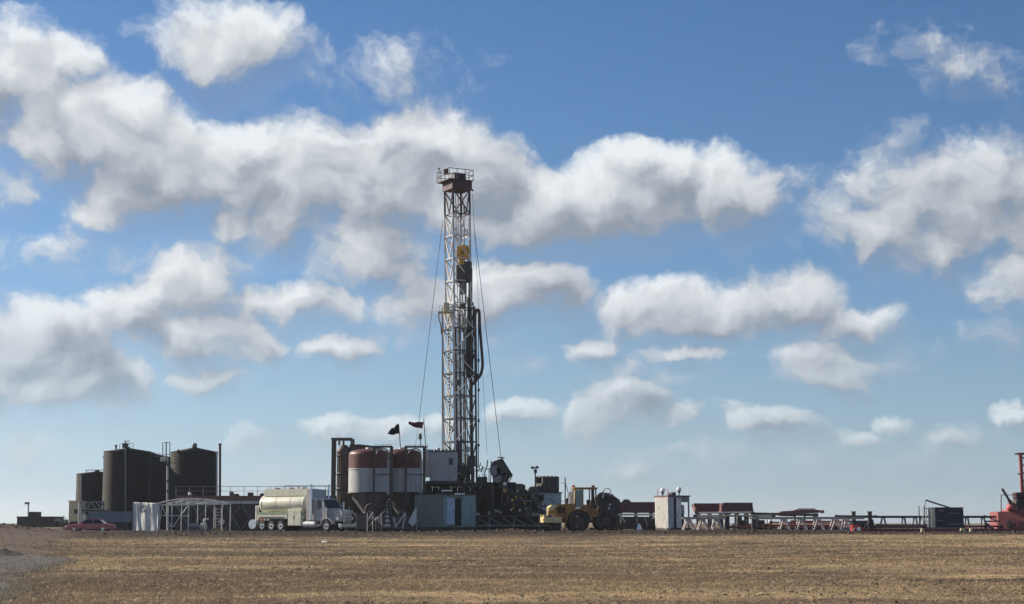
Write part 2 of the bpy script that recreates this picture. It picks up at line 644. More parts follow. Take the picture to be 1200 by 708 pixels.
def ground_z(x, y):
    x, y = np.asarray(x, float), np.asarray(y, float)
    z = base_z(x, y)
    field = 1 / (1 + np.exp(-(152 - y) / 3.0))
    onroad = 1 / (1 + np.exp((x - road_edge(y)) / .35))
    rough = field * (1 - .6 * onroad) + .40 * (1 - field)
    rough = np.where(y > 600, 0, rough)
    z = z + rough * (.15 * fbm2(x / 1.6, y / .9, 4, 3) + .22 * fbm2(x / 9, y / 9, 3, 11) + .42 * fbm2(x / 34, y / 22, 2, 19) * field)
    # wheel ruts running across the field, a bit askew
    for (y0, k, ph, d) in ((62, .10, 0, .07), (64.2, .10, 0, .07), (92, .22, 1, .06), (94.4, .22, 1, .06), (48, -.06, 2, .05), (121, .3, 3, .07), (124, .3, 3, .07)):
        yy = y0 + k * x + 1.2 * np.sin(x * .12 + ph)
        z = z - field * d * np.exp(-((y - yy) / .38) ** 2) + field * d * .55 * np.exp(-((np.abs(y - yy) - .7) / .35) ** 2)
    # low bank of pushed-up soil beside the road
    yb = 76 - .55 * (x + 27) - .02 * (x + 27) ** 2
    z = z + .17 * np.exp(-((y - yb) / .8) ** 2) * (1 / (1 + np.exp((x + 20.5) / .7)))
    # heaped soil at the far left, beside the lease road
    z = z + .78 * np.exp(-((x + 47.5) / 5.2) ** 2 - ((y - 147) / 8.0) ** 2) * (1 + .25 * fbm2(x / 2.5, y / 2.5, 3, 44))
    z = z + .25 * np.exp(-((y - 151.5 - .05 * x) / 2.0) ** 2) * np.clip(.6 + 2.2 * fbm2(x / 9, y / 30, 3, 51), 0, 1.3)
    # far ground rolls a little
    z = z + np.where(y > 400, 1.2 * fbm2(x / 700, y / 700, 2, 5) * np.clip((y - 400) / 900, 0, 1), 0)
    return z


def GZ(x, y):
    return float(ground_z(np.array([x]), np.array([y]))[0])


def build_ground():
    xs = np.concatenate([-np.geomspace(2600, 62, 40)[:-1], np.arange(-62, 62.01, .28), np.geomspace(62, 2600, 40)[1:]])
    near = [26.0]
    while near[-1] < 205:
        near.append(near[-1] + max(.16, near[-1] * .0036))
    ys = np.concatenate([np.linspace(-300, 24, 30), np.array(near), np.geomspace(208, 4500, 60)])
    X, Y = np.meshgrid(xs, ys)
    Z = ground_z(X, Y)
    nx, ny = len(xs), len(ys)
    me = bpy.data.meshes.new('ground')
    me.vertices.add(nx * ny)
    me.vertices.foreach_set('co', np.stack([X, Y, Z], -1).astype(np.float32).ravel())
    i, j = np.meshgrid(np.arange(nx - 1), np.arange(ny - 1))
    a = (j * nx + i).ravel()
    quads = np.stack([a, a + 1, a + 1 + nx, a + nx], -1).astype(np.int32)
    nq = len(quads)
    me.loops.add(nq * 4)
    me.loops.foreach_set('vertex_index', quads.ravel())
    me.polygons.add(nq)
    me.polygons.foreach_set('loop_start', np.arange(0, nq * 4, 4, dtype=np.int32))
    me.polygons.foreach_set('use_smooth', np.ones(nq, bool))
    me.update(calc_edges=True)
    me.validate()

    m = bpy.data.materials.new('field_soil')
    m.use_nodes = True
    nt = m.node_tree
    N, L = nt.nodes, nt.links
    b = N['Principled BSDF']
    b.inputs['Roughness'].default_value = .95
    b.inputs['Specular IOR Level'].default_value = .1
    tc = N.new('ShaderNodeTexCoord')

    def noise(scale, vscale, detail, rough=.6):
        mp = N.new('ShaderNodeMapping')
        mp.inputs['Scale'].default_value = vscale
        L.new(tc.outputs['Object'], mp.inputs[0])
        n = N.new('ShaderNodeTexNoise')
        n.inputs['Scale'].default_value = scale
        n.inputs['Detail'].default_value = detail
        n.inputs['Roughness'].default_value = rough
        L.new(mp.outputs[0], n.inputs['Vector'])
        return n.outputs['Fac']

    def ramp(fac, lo, hi):
        n = N.new('ShaderNodeMapRange')
        n.inputs[1].default_value, n.inputs[2].default_value = lo, hi
        L.new(fac, n.inputs[0])
        return n.outputs[0]

    def mixc(fac, a, c):
        n = N.new('ShaderNodeMix')
        n.data_type = 'RGBA'
        if isinstance(fac, float):
            n.inputs['Factor'].default_value = fac
        else:
            L.new(fac, n.inputs['Factor'])
        for k, v in (('A', a), ('B', c)):
            if isinstance(v, tuple):
                n.inputs[k].default_value = v + (1,)
            else:
                L.new(v, n.inputs[k])
        return n.outputs['Result']
    fine = ramp(noise(5.0, (.7, 1, 1), 8, .80), .38, .62)
    patch = ramp(noise(.24, (.26, 1, 1), 6, .70), .42, .60)
    wide = ramp(noise(.06, (.25, 1, 1), 3, .6), .42, .58)
    soil = mixc(fine, (.088, .060, .041), (.205, .140, .090))
    straw = mixc(fine, (.28, .20, .108), (.56, .405, .22))
    fieldc = mixc(patch, soil, straw)
    fieldc = mixc(wide, mixc(.38, fieldc, soil), mixc(.25, fieldc, straw))
    gouge = ramp(noise(.30, (.16, 1, 1), 6, .62), .545, .625)
    fieldc = mixc(gouge, fieldc, mixc(fine, (.040, .028, .020), (.095, .066, .045)))
    bare = mixc(fine, (.028, .020, .015), (.080, .058, .042))  # bare pad soil, darkened further to carry shade at the equipment's base
    sep = N.new('ShaderNodeSeparateXYZ')
    L.new(tc.outputs['Object'], sep.inputs[0])
    wob = N.new('ShaderNodeMath')
    wob.operation = 'MULTIPLY_ADD'
    L.new(noise(.12, (.6, 1, 1), 4), wob.inputs[0])
    wob.inputs[1].default_value = 36.0
    skew = N.new('ShaderNodeMath')
    skew.operation = 'MULTIPLY_ADD'
    L.new(sep.outputs[0], skew.inputs[0])
    skew.inputs[1].default_value = -.22
    L.new(sep.outputs[1], skew.inputs[2])
    L.new(skew.outputs[0], wob.inputs[2])
    pad = ramp(wob.outputs[0], 146, 162)
    beyond = ramp(sep.outputs[1], 230, 420)
    lat = N.new('ShaderNodeMath')
    lat.operation = 'MULTIPLY_ADD'
    L.new(sep.outputs[1], lat.inputs[0])
    lat.inputs[1].default_value = .257
    L.new(sep.outputs[0], lat.inputs[2])
    lat2 = N.new('ShaderNodeMath')
    lat2.operation = 'MULTIPLY_ADD'
    L.new(noise(.5, (1, .5, 1), 5), lat2.inputs[0])
    lat2.inputs[1].default_value = 6.0
    L.new(lat.outputs[0], lat2.inputs[2])
    verge = ramp(lat2.outputs[0], 3.2, .8)
    c = mixc(pad, fieldc, bare)
    c = mixc(verge, c, mixc(fine, (.075, .056, .043), (.175, .135, .105)))
    c = mixc(beyond, c, (.20, .155, .095))
    L.new(c, b.inputs['Base Color'])
    bp = N.new('ShaderNodeBump')
    bp.inputs['Strength'].default_value = .7
    bp.inputs['Distance'].default_value = .05
    L.new(noise(6.0, (1, 1, 1), 6, .75), bp.inputs['Height'])
    L.new(bp.outputs[0], b.inputs['Normal'])
    me.materials.append(m)
    o = bpy.data.objects.new('ground', me)
    o['kind'] = 'structure'
    col.objects.link(o)


build_ground()


def build_road():
    ys = np.arange(22, 77, .25)
    t = np.linspace(0, 1, 40)
    Y = np.repeat(ys[:, None], len(t), 1)
    edge = road_edge(Y) + .25 * fbm2(Y / .8, Y * 0 + 3, 3, 21)
    X = edge - t[None, :] * 14.0
    Z = ground_z(X, Y) + .012 - .10 * np.clip(1 - np.minimum(t, 1 - t) * 30, 0, 1)[None, :] * 0
    nx, ny = len(t), len(ys)
    i, j = np.meshgrid(np.arange(nx - 1), np.arange(ny - 1))
    a = (j * nx + i).ravel()
    me = bpy.data.meshes.new('gravel_road')
    me.from_pydata(np.stack([X, Y, Z], -1).reshape(-1, 3).tolist(), [], np.stack([a, a + nx, a + nx + 1, a + 1], -1).tolist())
    m = bpy.data.materials.new('gravel')
    m.use_nodes = True
    N, L = m.node_tree.nodes, m.node_tree.links
    b = N['Principled BSDF']
    b.inputs['Roughness'].default_value = .95
    tc = N.new('ShaderNodeTexCoord')
    n1 = N.new('ShaderNodeTexNoise')
    n1.inputs['Scale'].default_value, n1.inputs['Detail'].default_value, n1.inputs['Roughness'].default_value = 5, 6, .8
    n2 = N.new('ShaderNodeTexNoise')
    n2.inputs['Scale'].default_value, n2.inputs['Detail'].default_value = .5, 4
    for n in (n1, n2):
        L.new(tc.outputs['Object'], n.inputs['Vector'])
    r = N.new('ShaderNodeValToRGB')
    r.color_ramp.elements[0].position, r.color_ramp.elements[0].color = .38, (.04, .036, .032, 1)
    r.color_ramp.elements[1].position, r.color_ramp.elements[1].color = .62, (.17, .155, .136, 1)
    L.new(n1.outputs['Fac'], r.inputs[0])
    mx = N.new('ShaderNodeMix')
    mx.data_type = 'RGBA'
    mx.inputs['B'].default_value = (.12, .095, .072, 1)
    mr = N.new('ShaderNodeMapRange')
    mr.inputs[1].default_value, mr.inputs[2].default_value = .38, .60
    mr.inputs[4].default_value = .85
    L.new(n2.outputs['Fac'], mr.inputs[0])
    L.new(mr.outputs[0], mx.inputs['Factor'])
    L.new(r.outputs[0], mx.inputs['A'])
    L.new(mx.outputs['Result'], b.inputs['Base Color'])
    bp = N.new('ShaderNodeBump')
    bp.inputs['Strength'].default_value, bp.inputs['Distance'].default_value = 1.0, .10
    L.new(n1.outputs['Fac'], bp.inputs['Height'])
    L.new(bp.outputs[0], b.inputs['Normal'])
    me.materials.append(m)
    o = bpy.data.objects.new('gravel_road', me)
    o['kind'] = 'structure'
    col.objects.link(o)


build_road()


def build_stubble():
    """cut stalks and loose straw: thin upright and lying slivers over the field"""
    P = []
    for (y0, y1, dens) in ((31, 48, 190), (48, 70, 110), (70, 100, 56), (100, 152, 24)):
        area = .36 * 2 * (y1 * y1 - y0 * y0) / 2
        n = int(area * dens)
        y = np.sqrt(rng.uniform(y0 * y0, y1 * y1, n))
        x = rng.uniform(-.36, .36, n) * y
        P.append(np.stack([x, y], -1))
    P = np.concatenate(P)
    x, y = P[:, 0], P[:, 1]
    # thin on dark soil patches, thick in straw bands; drilled rows every 0.3 m
    keep = .8 * fbm2(x / 16, y / 6, 4, 31) + .35 * fbm2(x / 1.6, y / 1.2, 2, 8) + .14 - .22 * np.clip((y - 118) / 25, 0, 1) > rng.uniform(-.16, .22, len(x))
    keep &= x > road_edge(y) - .6
    x, y = x[keep], y[keep]
    row = .3
    v = y * .97 - x * .24
    v = np.round(v / row) * row + rng.normal(0, .04, len(v))
    y = (v + x * .24) / .97
    n = len(x)
    z = ground_z(x, y) - .01
    h = rng.uniform(.035, .10, n)
    lying = rng.random(n) < .38
    lean = np.where(lying, rng.uniform(1.2, 1.55, n), rng.uniform(0, .28, n))
    az = np.where(lying, rng.normal(0, .35, n) + np.pi * (rng.random(n) < .5), rng.uniform(0, 2 * np.pi, n))
    L_ = np.where(lying, h * 1.7, h)
    tip = np.stack([x + np.sin(lean) * np.cos(az) * L_, y + np.sin(lean) * np.sin(az) * L_, z + .012 + np.cos(lean) * L_], -1)
    w = rng.uniform(.0025, .0048, n) * np.clip(y / 50, 1, 2.2)
    wa = rng.uniform(0, 2 * np.pi, n) * .25
    ox, oy = np.cos(wa) * w, np.sin(wa) * w
    base = np.stack([x, y, z], -1)
    off = np.stack([np.where(lying, 0, ox), oy, np.where(lying, w, 0)], -1)
    V = np.stack([base - off, base + off, tip + off * .8, tip - off * .8], 1).astype(np.float32)
    me = bpy.data.meshes.new('stubble')
    me.vertices.add(n * 4)
    me.vertices.foreach_set('co', V.ravel())
    me.loops.add(n * 4)
    me.loops.foreach_set('vertex_index', np.arange(n * 4, dtype=np.int32))
    me.polygons.add(n)
    me.polygons.foreach_set('loop_start', np.arange(0, n * 4, 4, dtype=np.int32))
    tone = np.repeat(rng.random(n).astype(np.float32), 4)
    at_ = me.attributes.new('tone', 'FLOAT', 'POINT')
    at_.data.foreach_set('value', tone)
    me.update(calc_edges=True)
    m = bpy.data.materials.new('straw')
    m.use_nodes = True
    N, L = m.node_tree.nodes, m.node_tree.links
    b = N['Principled BSDF']
    b.inputs['Roughness'].default_value = .8
    a = N.new('ShaderNodeAttribute')
    a.attribute_name = 'tone'
    r = N.new('ShaderNodeValToRGB')
    e = r.color_ramp.elements
    e[0].color, e[1].color = (.23, .16, .085, 1), (.82, .63, .36, 1)
    k = e.new(.45)
    k.color = (.46, .325, .175, 1)
    L.new(a.outputs['Fac'], r.inputs[0])
    L.new(r.outputs[0], b.inputs['Base Color'])
    me.materials.append(m)
    o = bpy.data.objects.new('stubble', me)
    o['kind'] = 'stuff'
    o['label'] = 'short straw stubble and chaff over the harvested field'
    o['category'] = 'stubble'
    col.objects.link(o)
    print('stubble', n)


build_stubble()


def lumps(name, x, y, size, material, label, cat, flat=.55, sink=.35, seed=3):
    """many small irregular lumps in one mesh: an eight-cornered stone each"""
    r = np.random.default_rng(seed)
    n = len(x)
    z = ground_z(x, y)
    cube = np.array([(-1, -1, -1), (1, -1, -1), (1, 1, -1), (-1, 1, -1), (-1, -1, 1), (1, -1, 1), (1, 1, 1), (-1, 1, 1)], float)
    cube[4:, :2] *= .55
    V = cube[None] * (1 + r.uniform(-.35, .35, (n, 8, 3)))
    a = r.uniform(0, 2 * np.pi, n)
    ca, sa = np.cos(a)[:, None], np.sin(a)[:, None]
    sx = size * r.uniform(.8, 1.7, n)
    X = V[:, :, 0] * sx[:, None]
    Y_ = V[:, :, 1] * size[:, None]
    W = np.stack([X * ca - Y_ * sa + x[:, None], X * sa + Y_ * ca + y[:, None], (V[:, :, 2] * flat + flat * (1 - 2 * sink)) * size[:, None] + z[:, None]], -1)
    F_ = np.array([(0, 1, 5, 4), (1, 2, 6, 5), (2, 3, 7, 6), (3, 0, 4, 7), (4, 5, 6, 7)])
    Q = (np.arange(n)[:, None, None] * 8 + F_[None]).reshape(-1, 4).astype(np.int32)
    me = bpy.data.meshes.new(name)
    me.vertices.add(n * 8)
    me.vertices.foreach_set('co', W.astype(np.float32).ravel())
    me.loops.add(len(Q) * 4)
    me.loops.foreach_set('vertex_index', Q.ravel())
    me.polygons.add(len(Q))
    me.polygons.foreach_set('loop_start', np.arange(0, len(Q) * 4, 4, dtype=np.int32))
    me.update(calc_edges=True)
    me.materials.append(MATS[material])
    o = bpy.data.objects.new(name, me)
    o['kind'], o['label'], o['category'] = 'stuff', label, cat
    col.objects.link(o)


mat('clod_soil', (.115, .080, .054), .95, var=.45, scale=.9)
mat('pad_soil', (.060, .043, .031), .95, var=.4, scale=.9)
mat('gravel_stone', (.155, .142, .125), .9, var=.5, scale=1.5)
XX, YY_ = [], []
for (y0, y1, dens) in ((31, 55, 30), (55, 90, 13), (90, 158, 4.5)):
    n = int(.36 * (y1 * y1 - y0 * y0) * dens)
    yy = np.sqrt(rng.uniform(y0 * y0, y1 * y1, n))
    XX.append(rng.uniform(-.36, .36, n) * yy)
    YY_.append(yy)
XX, YY_ = np.concatenate(XX), np.concatenate(YY_)
k_ = (-fbm2(XX / 14, YY_ / 5, 4, 31) + .6 * fbm2(XX / 5, YY_ / 1.2, 3, 77)) > rng.uniform(-.15, .25, len(XX))
XX, YY_ = XX[k_], YY_[k_]
lumps('soil_clods', XX, YY_, np.minimum(rng.gamma(2.0, .0058, len(XX)) * np.clip(YY_ / 60, 1, 1.6) + .006, .05), 'clod_soil', 'brown soil clods strewn over the harvested field', 'soil')
n_ = 5200
yb_ = rng.normal(152, 3.2, n_)
xb_ = rng.uniform(-52, 52, n_)
k_ = fbm2(xb_ / 7, yb_ / 4, 3, 91) > rng.uniform(-.25, .2, n_)
lumps('churned_soil', xb_[k_], yb_[k_], np.minimum(rng.gamma(2.0, .022, k_.sum()) + .02, .16), 'pad_soil', 'lumps of churned dark soil along the edge of the pad', 'soil', .6, .3, 17)
yy = np.sqrt(rng.uniform(30 ** 2, 77 ** 2, 26000))
xx = road_edge(yy) + .3 - rng.random(26000) ** 1.3 * 12
k_ = xx > -.36 * yy
lumps('gravel_stones', xx[k_], yy[k_], np.minimum(rng.gamma(2.0, .0045, k_.sum()) + .005, .035), 'gravel_stone', 'loose grey gravel stones on the road at lower left', 'gravel', .6, .3, 9)

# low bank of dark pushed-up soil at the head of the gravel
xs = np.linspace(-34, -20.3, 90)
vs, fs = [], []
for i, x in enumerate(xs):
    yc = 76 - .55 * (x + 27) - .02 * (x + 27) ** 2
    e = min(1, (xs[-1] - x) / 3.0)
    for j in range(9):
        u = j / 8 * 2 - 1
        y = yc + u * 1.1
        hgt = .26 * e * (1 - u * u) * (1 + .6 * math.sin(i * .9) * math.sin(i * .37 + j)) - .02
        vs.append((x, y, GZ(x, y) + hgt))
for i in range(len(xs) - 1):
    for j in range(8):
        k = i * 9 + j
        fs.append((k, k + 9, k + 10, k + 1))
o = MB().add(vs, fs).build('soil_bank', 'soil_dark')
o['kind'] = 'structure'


# ================================================================== THE WELL SITE, left to right
def gp(px, Y):
    """ground point under photo column px on the plane y = Y"""
    x = (px - 600) / F * Y / 1.009
    return Vector((x, Y, GZ(x, Y)))


def rail(root, pts, h=1.05, r=.025, material='grey_steel', step=1.6, mid=True):
    """guard rail: separate posts, top rail and knee rail along a polyline"""
    for a, b in zip(pts[:-1], pts[1:]):
        a, b = Vector(a), Vector(b)
        n = max(1, int(round((b - a).length / step)))
        for i in range(n + 1):
            p = a.lerp(b, i / n)
            rod('rail_post', p, p + Vector((0, 0, h)), r, material, root, 6)
        up = Vector((0, 0, h))
        rod('top_rail', a + up, b + up, r, material, root, 6)
        if mid:
            rod('knee_rail', a + up * .5, b + up * .5, r * .8, material, root, 6)


# ---- far dark building on the horizon
Y = 330
g0 = gp(40, Y)
t = thing('far_building', 'long low dark building on the horizon, far left', 'building', g0)
s = Y / F
a, b = at(20, 606.5, Y), at(60, 615, Y)
w = MB().box(a.x, b.x, Y, Y + 9, -1, a.z).build('wall', 'far_dark', t)
MB().prism([(a.x - .1, a.z), (b.x + .1, a.z), (b.x + .1, a.z + .2), (a.x - .1, a.z + .2)], Y - .1, Y + 9.1).build('roof', 'far_dark', t)
c0, c1 = at(33, 604, Y), at(40, 606, Y)
MB().box(c0.x, c1.x, Y + .5, Y + 5, a.z + .203, c0.z + .7).build('roof_tower', 'far_dark', t)
for k in range(5):
    x = a.x + 1.4 + k * 2.4
    MB().box(x, x + 1.1, Y - .06, Y - .003, a.z - 2.1, a.z - 1.0).build('window', 'glass_dark', t)
p = at(33.2, 604, Y)
t = thing('yard_light', 'thin yard light pole rising over the far dark building', 'light pole', gp(33.2, Y + 12))
q = gp(33.2, Y + 12)
top = at(33.2, 590.5, Y + 12)
rod('pole', q, top, .14, 'grey_steel', t)
MB().box(top.x - .7, top.x + .2, top.y - .2, top.y + .2, top.z - .1, top.z + .35).build('lamp_head', 'grey_steel', t)
for (p0, p1, pt, lab) in ((63, 67.5, 611, 'small dark shed just right of the far low building'), (69.5, 75.5, 612.5, 'tiny squat shed on the horizon beside the cream cabin')):
    q = gp((p0 + p1) / 2, Y)
    t = thing('far_shed', lab, 'shed', q, group='far sheds')
    a, b = at(p0, pt, Y), at(p1, 615, Y)
    MB().box(a.x, b.x, Y, Y + 3, -1, a.z).build('wall', 'far_dark', t)
    xm = (a.x + b.x) / 2
    MB().prism([(a.x - .2, a.z), (b.x + .2, a.z), (xm, a.z + .6)], Y - .2, Y + 3.2).build('roof', 'far_tan', t)

# ---- dark bushy brush clump by the cream cabin
Y = 196
m = MB()
q = gp(78, Y)
for k in range(260):
    c = Vector((random.gauss(0, .35), random.gauss(0, .3), abs(random.gauss(.55, .4))))
    d = Vector((random.gauss(0, 1), random.gauss(0, 1), random.gauss(0, 1))).normalized() * .12
    e = d.cross(Vector((random.random(), random.random(), random.random()))).normalized() * .06
    m.add([q + c - d, q + c + e, q + c + d, q + c - e], [(0, 1, 2, 3)])
tg = thing('shrub', 'small dark shrub left of the cream cabin', 'shrub', q)
mat('leaf_dark', (.035, .04, .022), .8)
m.build('crown', 'leaf_dark', tg)
rod('trunk', q, q + Vector((0, 0, .6)), .03, 'wood', tg, 6)

# ---- cream cabin
Y = 188
q = gp(87, Y)
t = thing('cabin', 'small cream cabin on skids left of the black tanks', 'cabin', q)
a, b = at(81, 588, Y), at(93, 611, Y)
MB().box(a.x, b.x, Y, Y + 2.6, b.z, a.z).build('wall', 'cream', t)
MB().box(a.x - .08, b.x + .08, Y - .08, Y + 2.7, a.z + .003, a.z + .12).build('roof', 'cream', t)
w0, w1 = at(87, 597, Y), at(91, 602.5, Y)
f = MB().box(w0.x, w1.x, Y - .05, Y - .003, w1.z, w0.z).build('window', 'glass_dark', t)
MB().box(w0.x - .06, w1.x + .06, Y - .08, Y - .052, w1.z - .07, w1.z).build('sill', 'white_paint', f)
w0, w1 = at(81.4, 604, Y), at(89.5, 610, Y)
MB().box(w0.x, w1.x, Y - .06, Y - .004, w1.z, w0.z).build('lower_panel', 'cream', t)
for yy in (Y + .4, Y + 2.0):
    MB().box(a.x, b.x, yy, yy + .2, q.z - .05, b.z - .003).build('skid', 'dark_steel', t)
pw = at(93, 590, Y - .3)
t = thing('white_post_frame', 'white posts and dark lattice canopy between cream cabin and tank', 'frame', gp(105, Y - 2))
YY = Y - 2
for px_, top_ in ((92.5, 589), (94.5, 596), (99.5, 603)):
    rod('post', gp(px_, YY), at(px_, top_, YY), .09, 'white_paint', t)
for (x0, y0, x1, y1) in ((93, 589, 122, 588), (93, 597, 122, 597), (96, 597, 101, 589), (101, 597, 107, 589), (107, 589, 113, 597), (113, 589, 119, 597), (119, 589, 122, 594)):
    bar('lattice_member', at(x0, y0, YY), at(x1, y1, YY), .12, 'grey_steel', t)
MB().box(at(96, 600, YY).x, at(101, 600, YY).x, YY + .02, YY + .5, q.z, at(96, 604, YY).z).build('cabinet', 'white_paint', t)
MB().box(at(95.5, 600, YY).x, at(122, 600, YY).x, YY + .1, YY + 2.2, at(95, 599.5, YY).z, at(95, 597.8, YY).z).build('deck', 'dark_steel', t)
rod('post', gp(121.5, YY), at(121.5, 588, YY), .09, 'dark_steel', t)

# ---- blue-grey open-top tank low in front of the black tanks
Y = 184
t = thing('blue_skid_tank', 'low blue-grey skid tank in front of the black tanks', 'tank', gp(128, Y))
a, b = at(104, 600.5, Y), at(148, 612, Y)
MB().box(a.x, b.x, Y, Y + 2.4, b.z, a.z).build('shell', 'blue_tank', t)
n = 12
for k in range(n + 1):
    x = a.x + (b.x - a.x) * k / n
    MB().box(x - .05, x + .05, Y - .08, Y - .002, b.z + .02, a.z - .02).build('rib', 'blue_tank', t)
MB().box(a.x - .06, b.x + .06, Y - .1, Y + 2.5, a.z + .003, a.z + .1).build('rim', 'grey_steel', t)
for yy in (Y + .2, Y + 2.0):
    MB().box(a.x - .2, b.x + .2, yy, yy + .2, gp(128, Y).z - .1, b.z - .003).build('skid', 'dark_steel', t)


# ---- black storage tanks
def storage_tank(px0, px1, pyrim, pyapex, Y, label, extras):
    cx = (px0 + px1) / 2
    q = gp(cx, Y)
    e0, e1 = at(px0, pyrim, Y), at(px1, pyrim, Y)
    r = (e1.x - e0.x) / 2
    ctr = Vector(((e0.x + e1.x) / 2, Y, q.z))
    t = thing('storage_tank', label, 'tank', ctr, group='black storage tanks')
    zr, za = e0.z, at(cx, pyapex, Y).z
    nc = 7
    for k in range(nc):      # welded courses, each a ring of plate
        z0, z1 = q.z - .1 + (zr - q.z + .1) * k / nc, q.z - .1 + (zr - q.z + .1) * (k + 1) / nc
        rr = r - .006 * (k % 2)
        MB().lathe(ctr, [(rr, z0), (rr, z1 - .004)], 56).build('shell_course', 'black_tank', t)
        if k:
            MB().lathe(ctr, [(r - .01, z0 - .03), (r + .022, z0 - .02), (r + .022, z0 + .02), (r - .01, z0 + .03)], 56).build('seam', 'black_tank', t)
    rf = MB().lathe(ctr, [(r - .03, zr - .003), (r + .05, zr), (r + .05, zr + .07), (.28, za), (.28, za + .12), (.01, za + .14)], 56).build('roof', 'black_tank', t)
    extras(t, ctr, r, q.z, zr, za, Y, rf)
    return t


def side_pipe(t, px, py0, py1, Y, r, material, name='pipe'):
    return rod(name, at(px, py1, Y), at(px, py0, Y), r, material, t, 10)


def big_extras(t, c, r, z0, zr, za, Y, rf):
    yf = Y - r - .25
    side_pipe(t, 147, 517, 609, yf, .07, 'grey_steel')
    p = at(147, 519, yf)
    bar('pipe_crosspiece', at(143.5, 520.5, yf), at(151.5, 520.5, yf), .10, 'dark_steel', t)
    bar('pipe_crosspiece', at(145.5, 517, yf), at(152.5, 517, yf), .08, 'dark_steel', t)
    MB().box(p.x - .3, p.x + .3, yf - .25, yf + .25, at(147, 525, yf).z, at(147, 519.5, yf).z).build('gauge_box', 'dark_steel', t)
    rod('vent', at(136, 530, Y - .8), at(136, 522.5, Y - .8), .10, 'dark_steel', t)
    bar('vent_cap', at(134.8, 522.5, Y - .8), at(137.2, 522.5, Y - .8), .22, 'dark_steel', t)
    bar('lug', at(120.6, 536, Y - .3), at(122.6, 536, Y - .3), .22, 'dark_steel', t)
    rod('drain_pipe', at(123.5, 533, yf + 2.1), at(123.5, 612, yf + 2.1), .06, 'grey_steel', t)
    mh = MB().tube([at(160, 606, yf + .1), at(160, 606, yf + .5)], .42, 16).build('manway', 'dark_steel', t)
    MB().disc(at(160, 606, yf + .05), .5, .05).build('manway_cover', 'grey_steel', mh)
    rail(t, [at(140, 527.6, Y - .4), at(156, 526.2, Y - .4)], .7, .025, 'dark_steel', 1.0)


storage_tank(122.3, 176.8, 530, 525.2, 200, 'large black storage tank with a grey pipe up its front, left of the cage stack', big_extras)


def behind_extras(t, c, r, z0, zr, za, Y, rf):
    rail(t, [at(178, 535.2, Y - .3), at(194, 537.2, Y - .3)], .5, .025, 'dark_steel', 1.0)
    bar('roof_hatch', at(182, 536, Y - 2), at(186, 536, Y - 2), .4, 'grey_steel', t)


storage_tank(152, 205, 537.5, 531.5, 212, 'black storage tank half hidden behind the large one, right side showing', behind_extras)


def small_extras(t, c, r, z0, zr, za, Y, rf):
    yf = Y - r - .2
    side_pipe(t, 91, 555, 588, Y - .6, .06, 'grey_steel')
    side_pipe(t, 95.5, 556, 590, Y - 2.1, .07, 'grey_steel')
    rail(t, [at(101, 556.5, Y - 1.5), at(122, 556.5, Y - 1.5)], .58, .05, 'dark_steel', 1.15, mid=False)
    for k in range(9):
        p = at(98 + k * 2.7, 556, Y - 1.9)
        MB().box(p.x - .06, p.x + .06, p.y - .06, p.y + .06, p.z - .1, p.z + .16).build('roof_bolt', 'dark_steel', rf)


storage_tank(90.5, 137, 556, 552.5, 208, 'shorter black storage tank farthest left, with a rail on its roof', small_extras)


def right_extras(t, c, r, z0, zr, za, Y, rf):
    yf = Y - r * .4
    side_pipe(t, 201.2, 531, 566, yf, .06, 'pale_steel')
    side_pipe(t, 254.2, 529, 583, yf, .10, 'pale_steel')
    MB().ball((c.x, c.y, za + .25), .33, 8).build('vent_cap', 'grey_steel', t)
    bar('vent_neck', at(209, 531, Y - 2.3), at(209, 526.8, Y - 2.3), .22, 'dark_steel', t)
    for k in range(6):
        bar('ladder_rung', at(203.5, 535 + k * 7, yf - 1.0), at(207, 535 + k * 7, yf - 1.0), .05, 'dark_steel', t)


storage_tank(200.5, 255, 530.5, 524.6, 198, 'black storage tank with a domed cone roof, right of the cage stack', right_extras)

# ---- pale stack with a steel cage on top
Y = 194
t = thing('caged_stack', 'pale thin stack topped by an open dark cage, between the black tanks', 'stack', gp(196, Y))
rod('stack_pipe', gp(196.3, Y), at(196.3, 536, Y), .12, 'pale_steel', t, 12)
for py in (546, 565, 577):
    p = at(196.3, py, Y)
    MB().cyl(p, p + Vector((0, 0, .22)), .17, n=12).build('collar', 'dark_steel', t)
for px_, dy in ((190.8, 0), (194.5, .9), (199, 0), (195, -.9)):
    rod('cage_post', at(px_, 541, Y + dy), at(px_, 518.5, Y + dy), .05, 'dark_steel', t)
for py in (518.5, 532.5, 535.5):
    bar('cage_ring', at(190.8, py, Y), at(194.5, py, Y + .9), .07, 'dark_steel', t)
    bar('cage_ring', at(194.5, py, Y + .9), at(199, py, Y), .07, 'dark_steel', t)
    bar('cage_ring', at(199, py, Y), at(195, py, Y - .9), .07, 'dark_steel', t)
    bar('cage_ring', at(195, py, Y - .9), at(190.8, py, Y), .07, 'dark_steel', t)
a, b = at(188.5, 541, Y), at(199.5, 541, Y)
MB().box(a.x, b.x, Y - .9, Y + .9, a.z - .08, a.z).build('platform', 'dark_steel', t)
for px_ in (189.2, 192.6):
    p = at(px_, 541, Y - .5)
    MB().box(p.x - .12, p.x + .12, p.y - .15, p.y + .15, p.z + .003, p.z + .5).build('junction_box', 'white_paint', t)

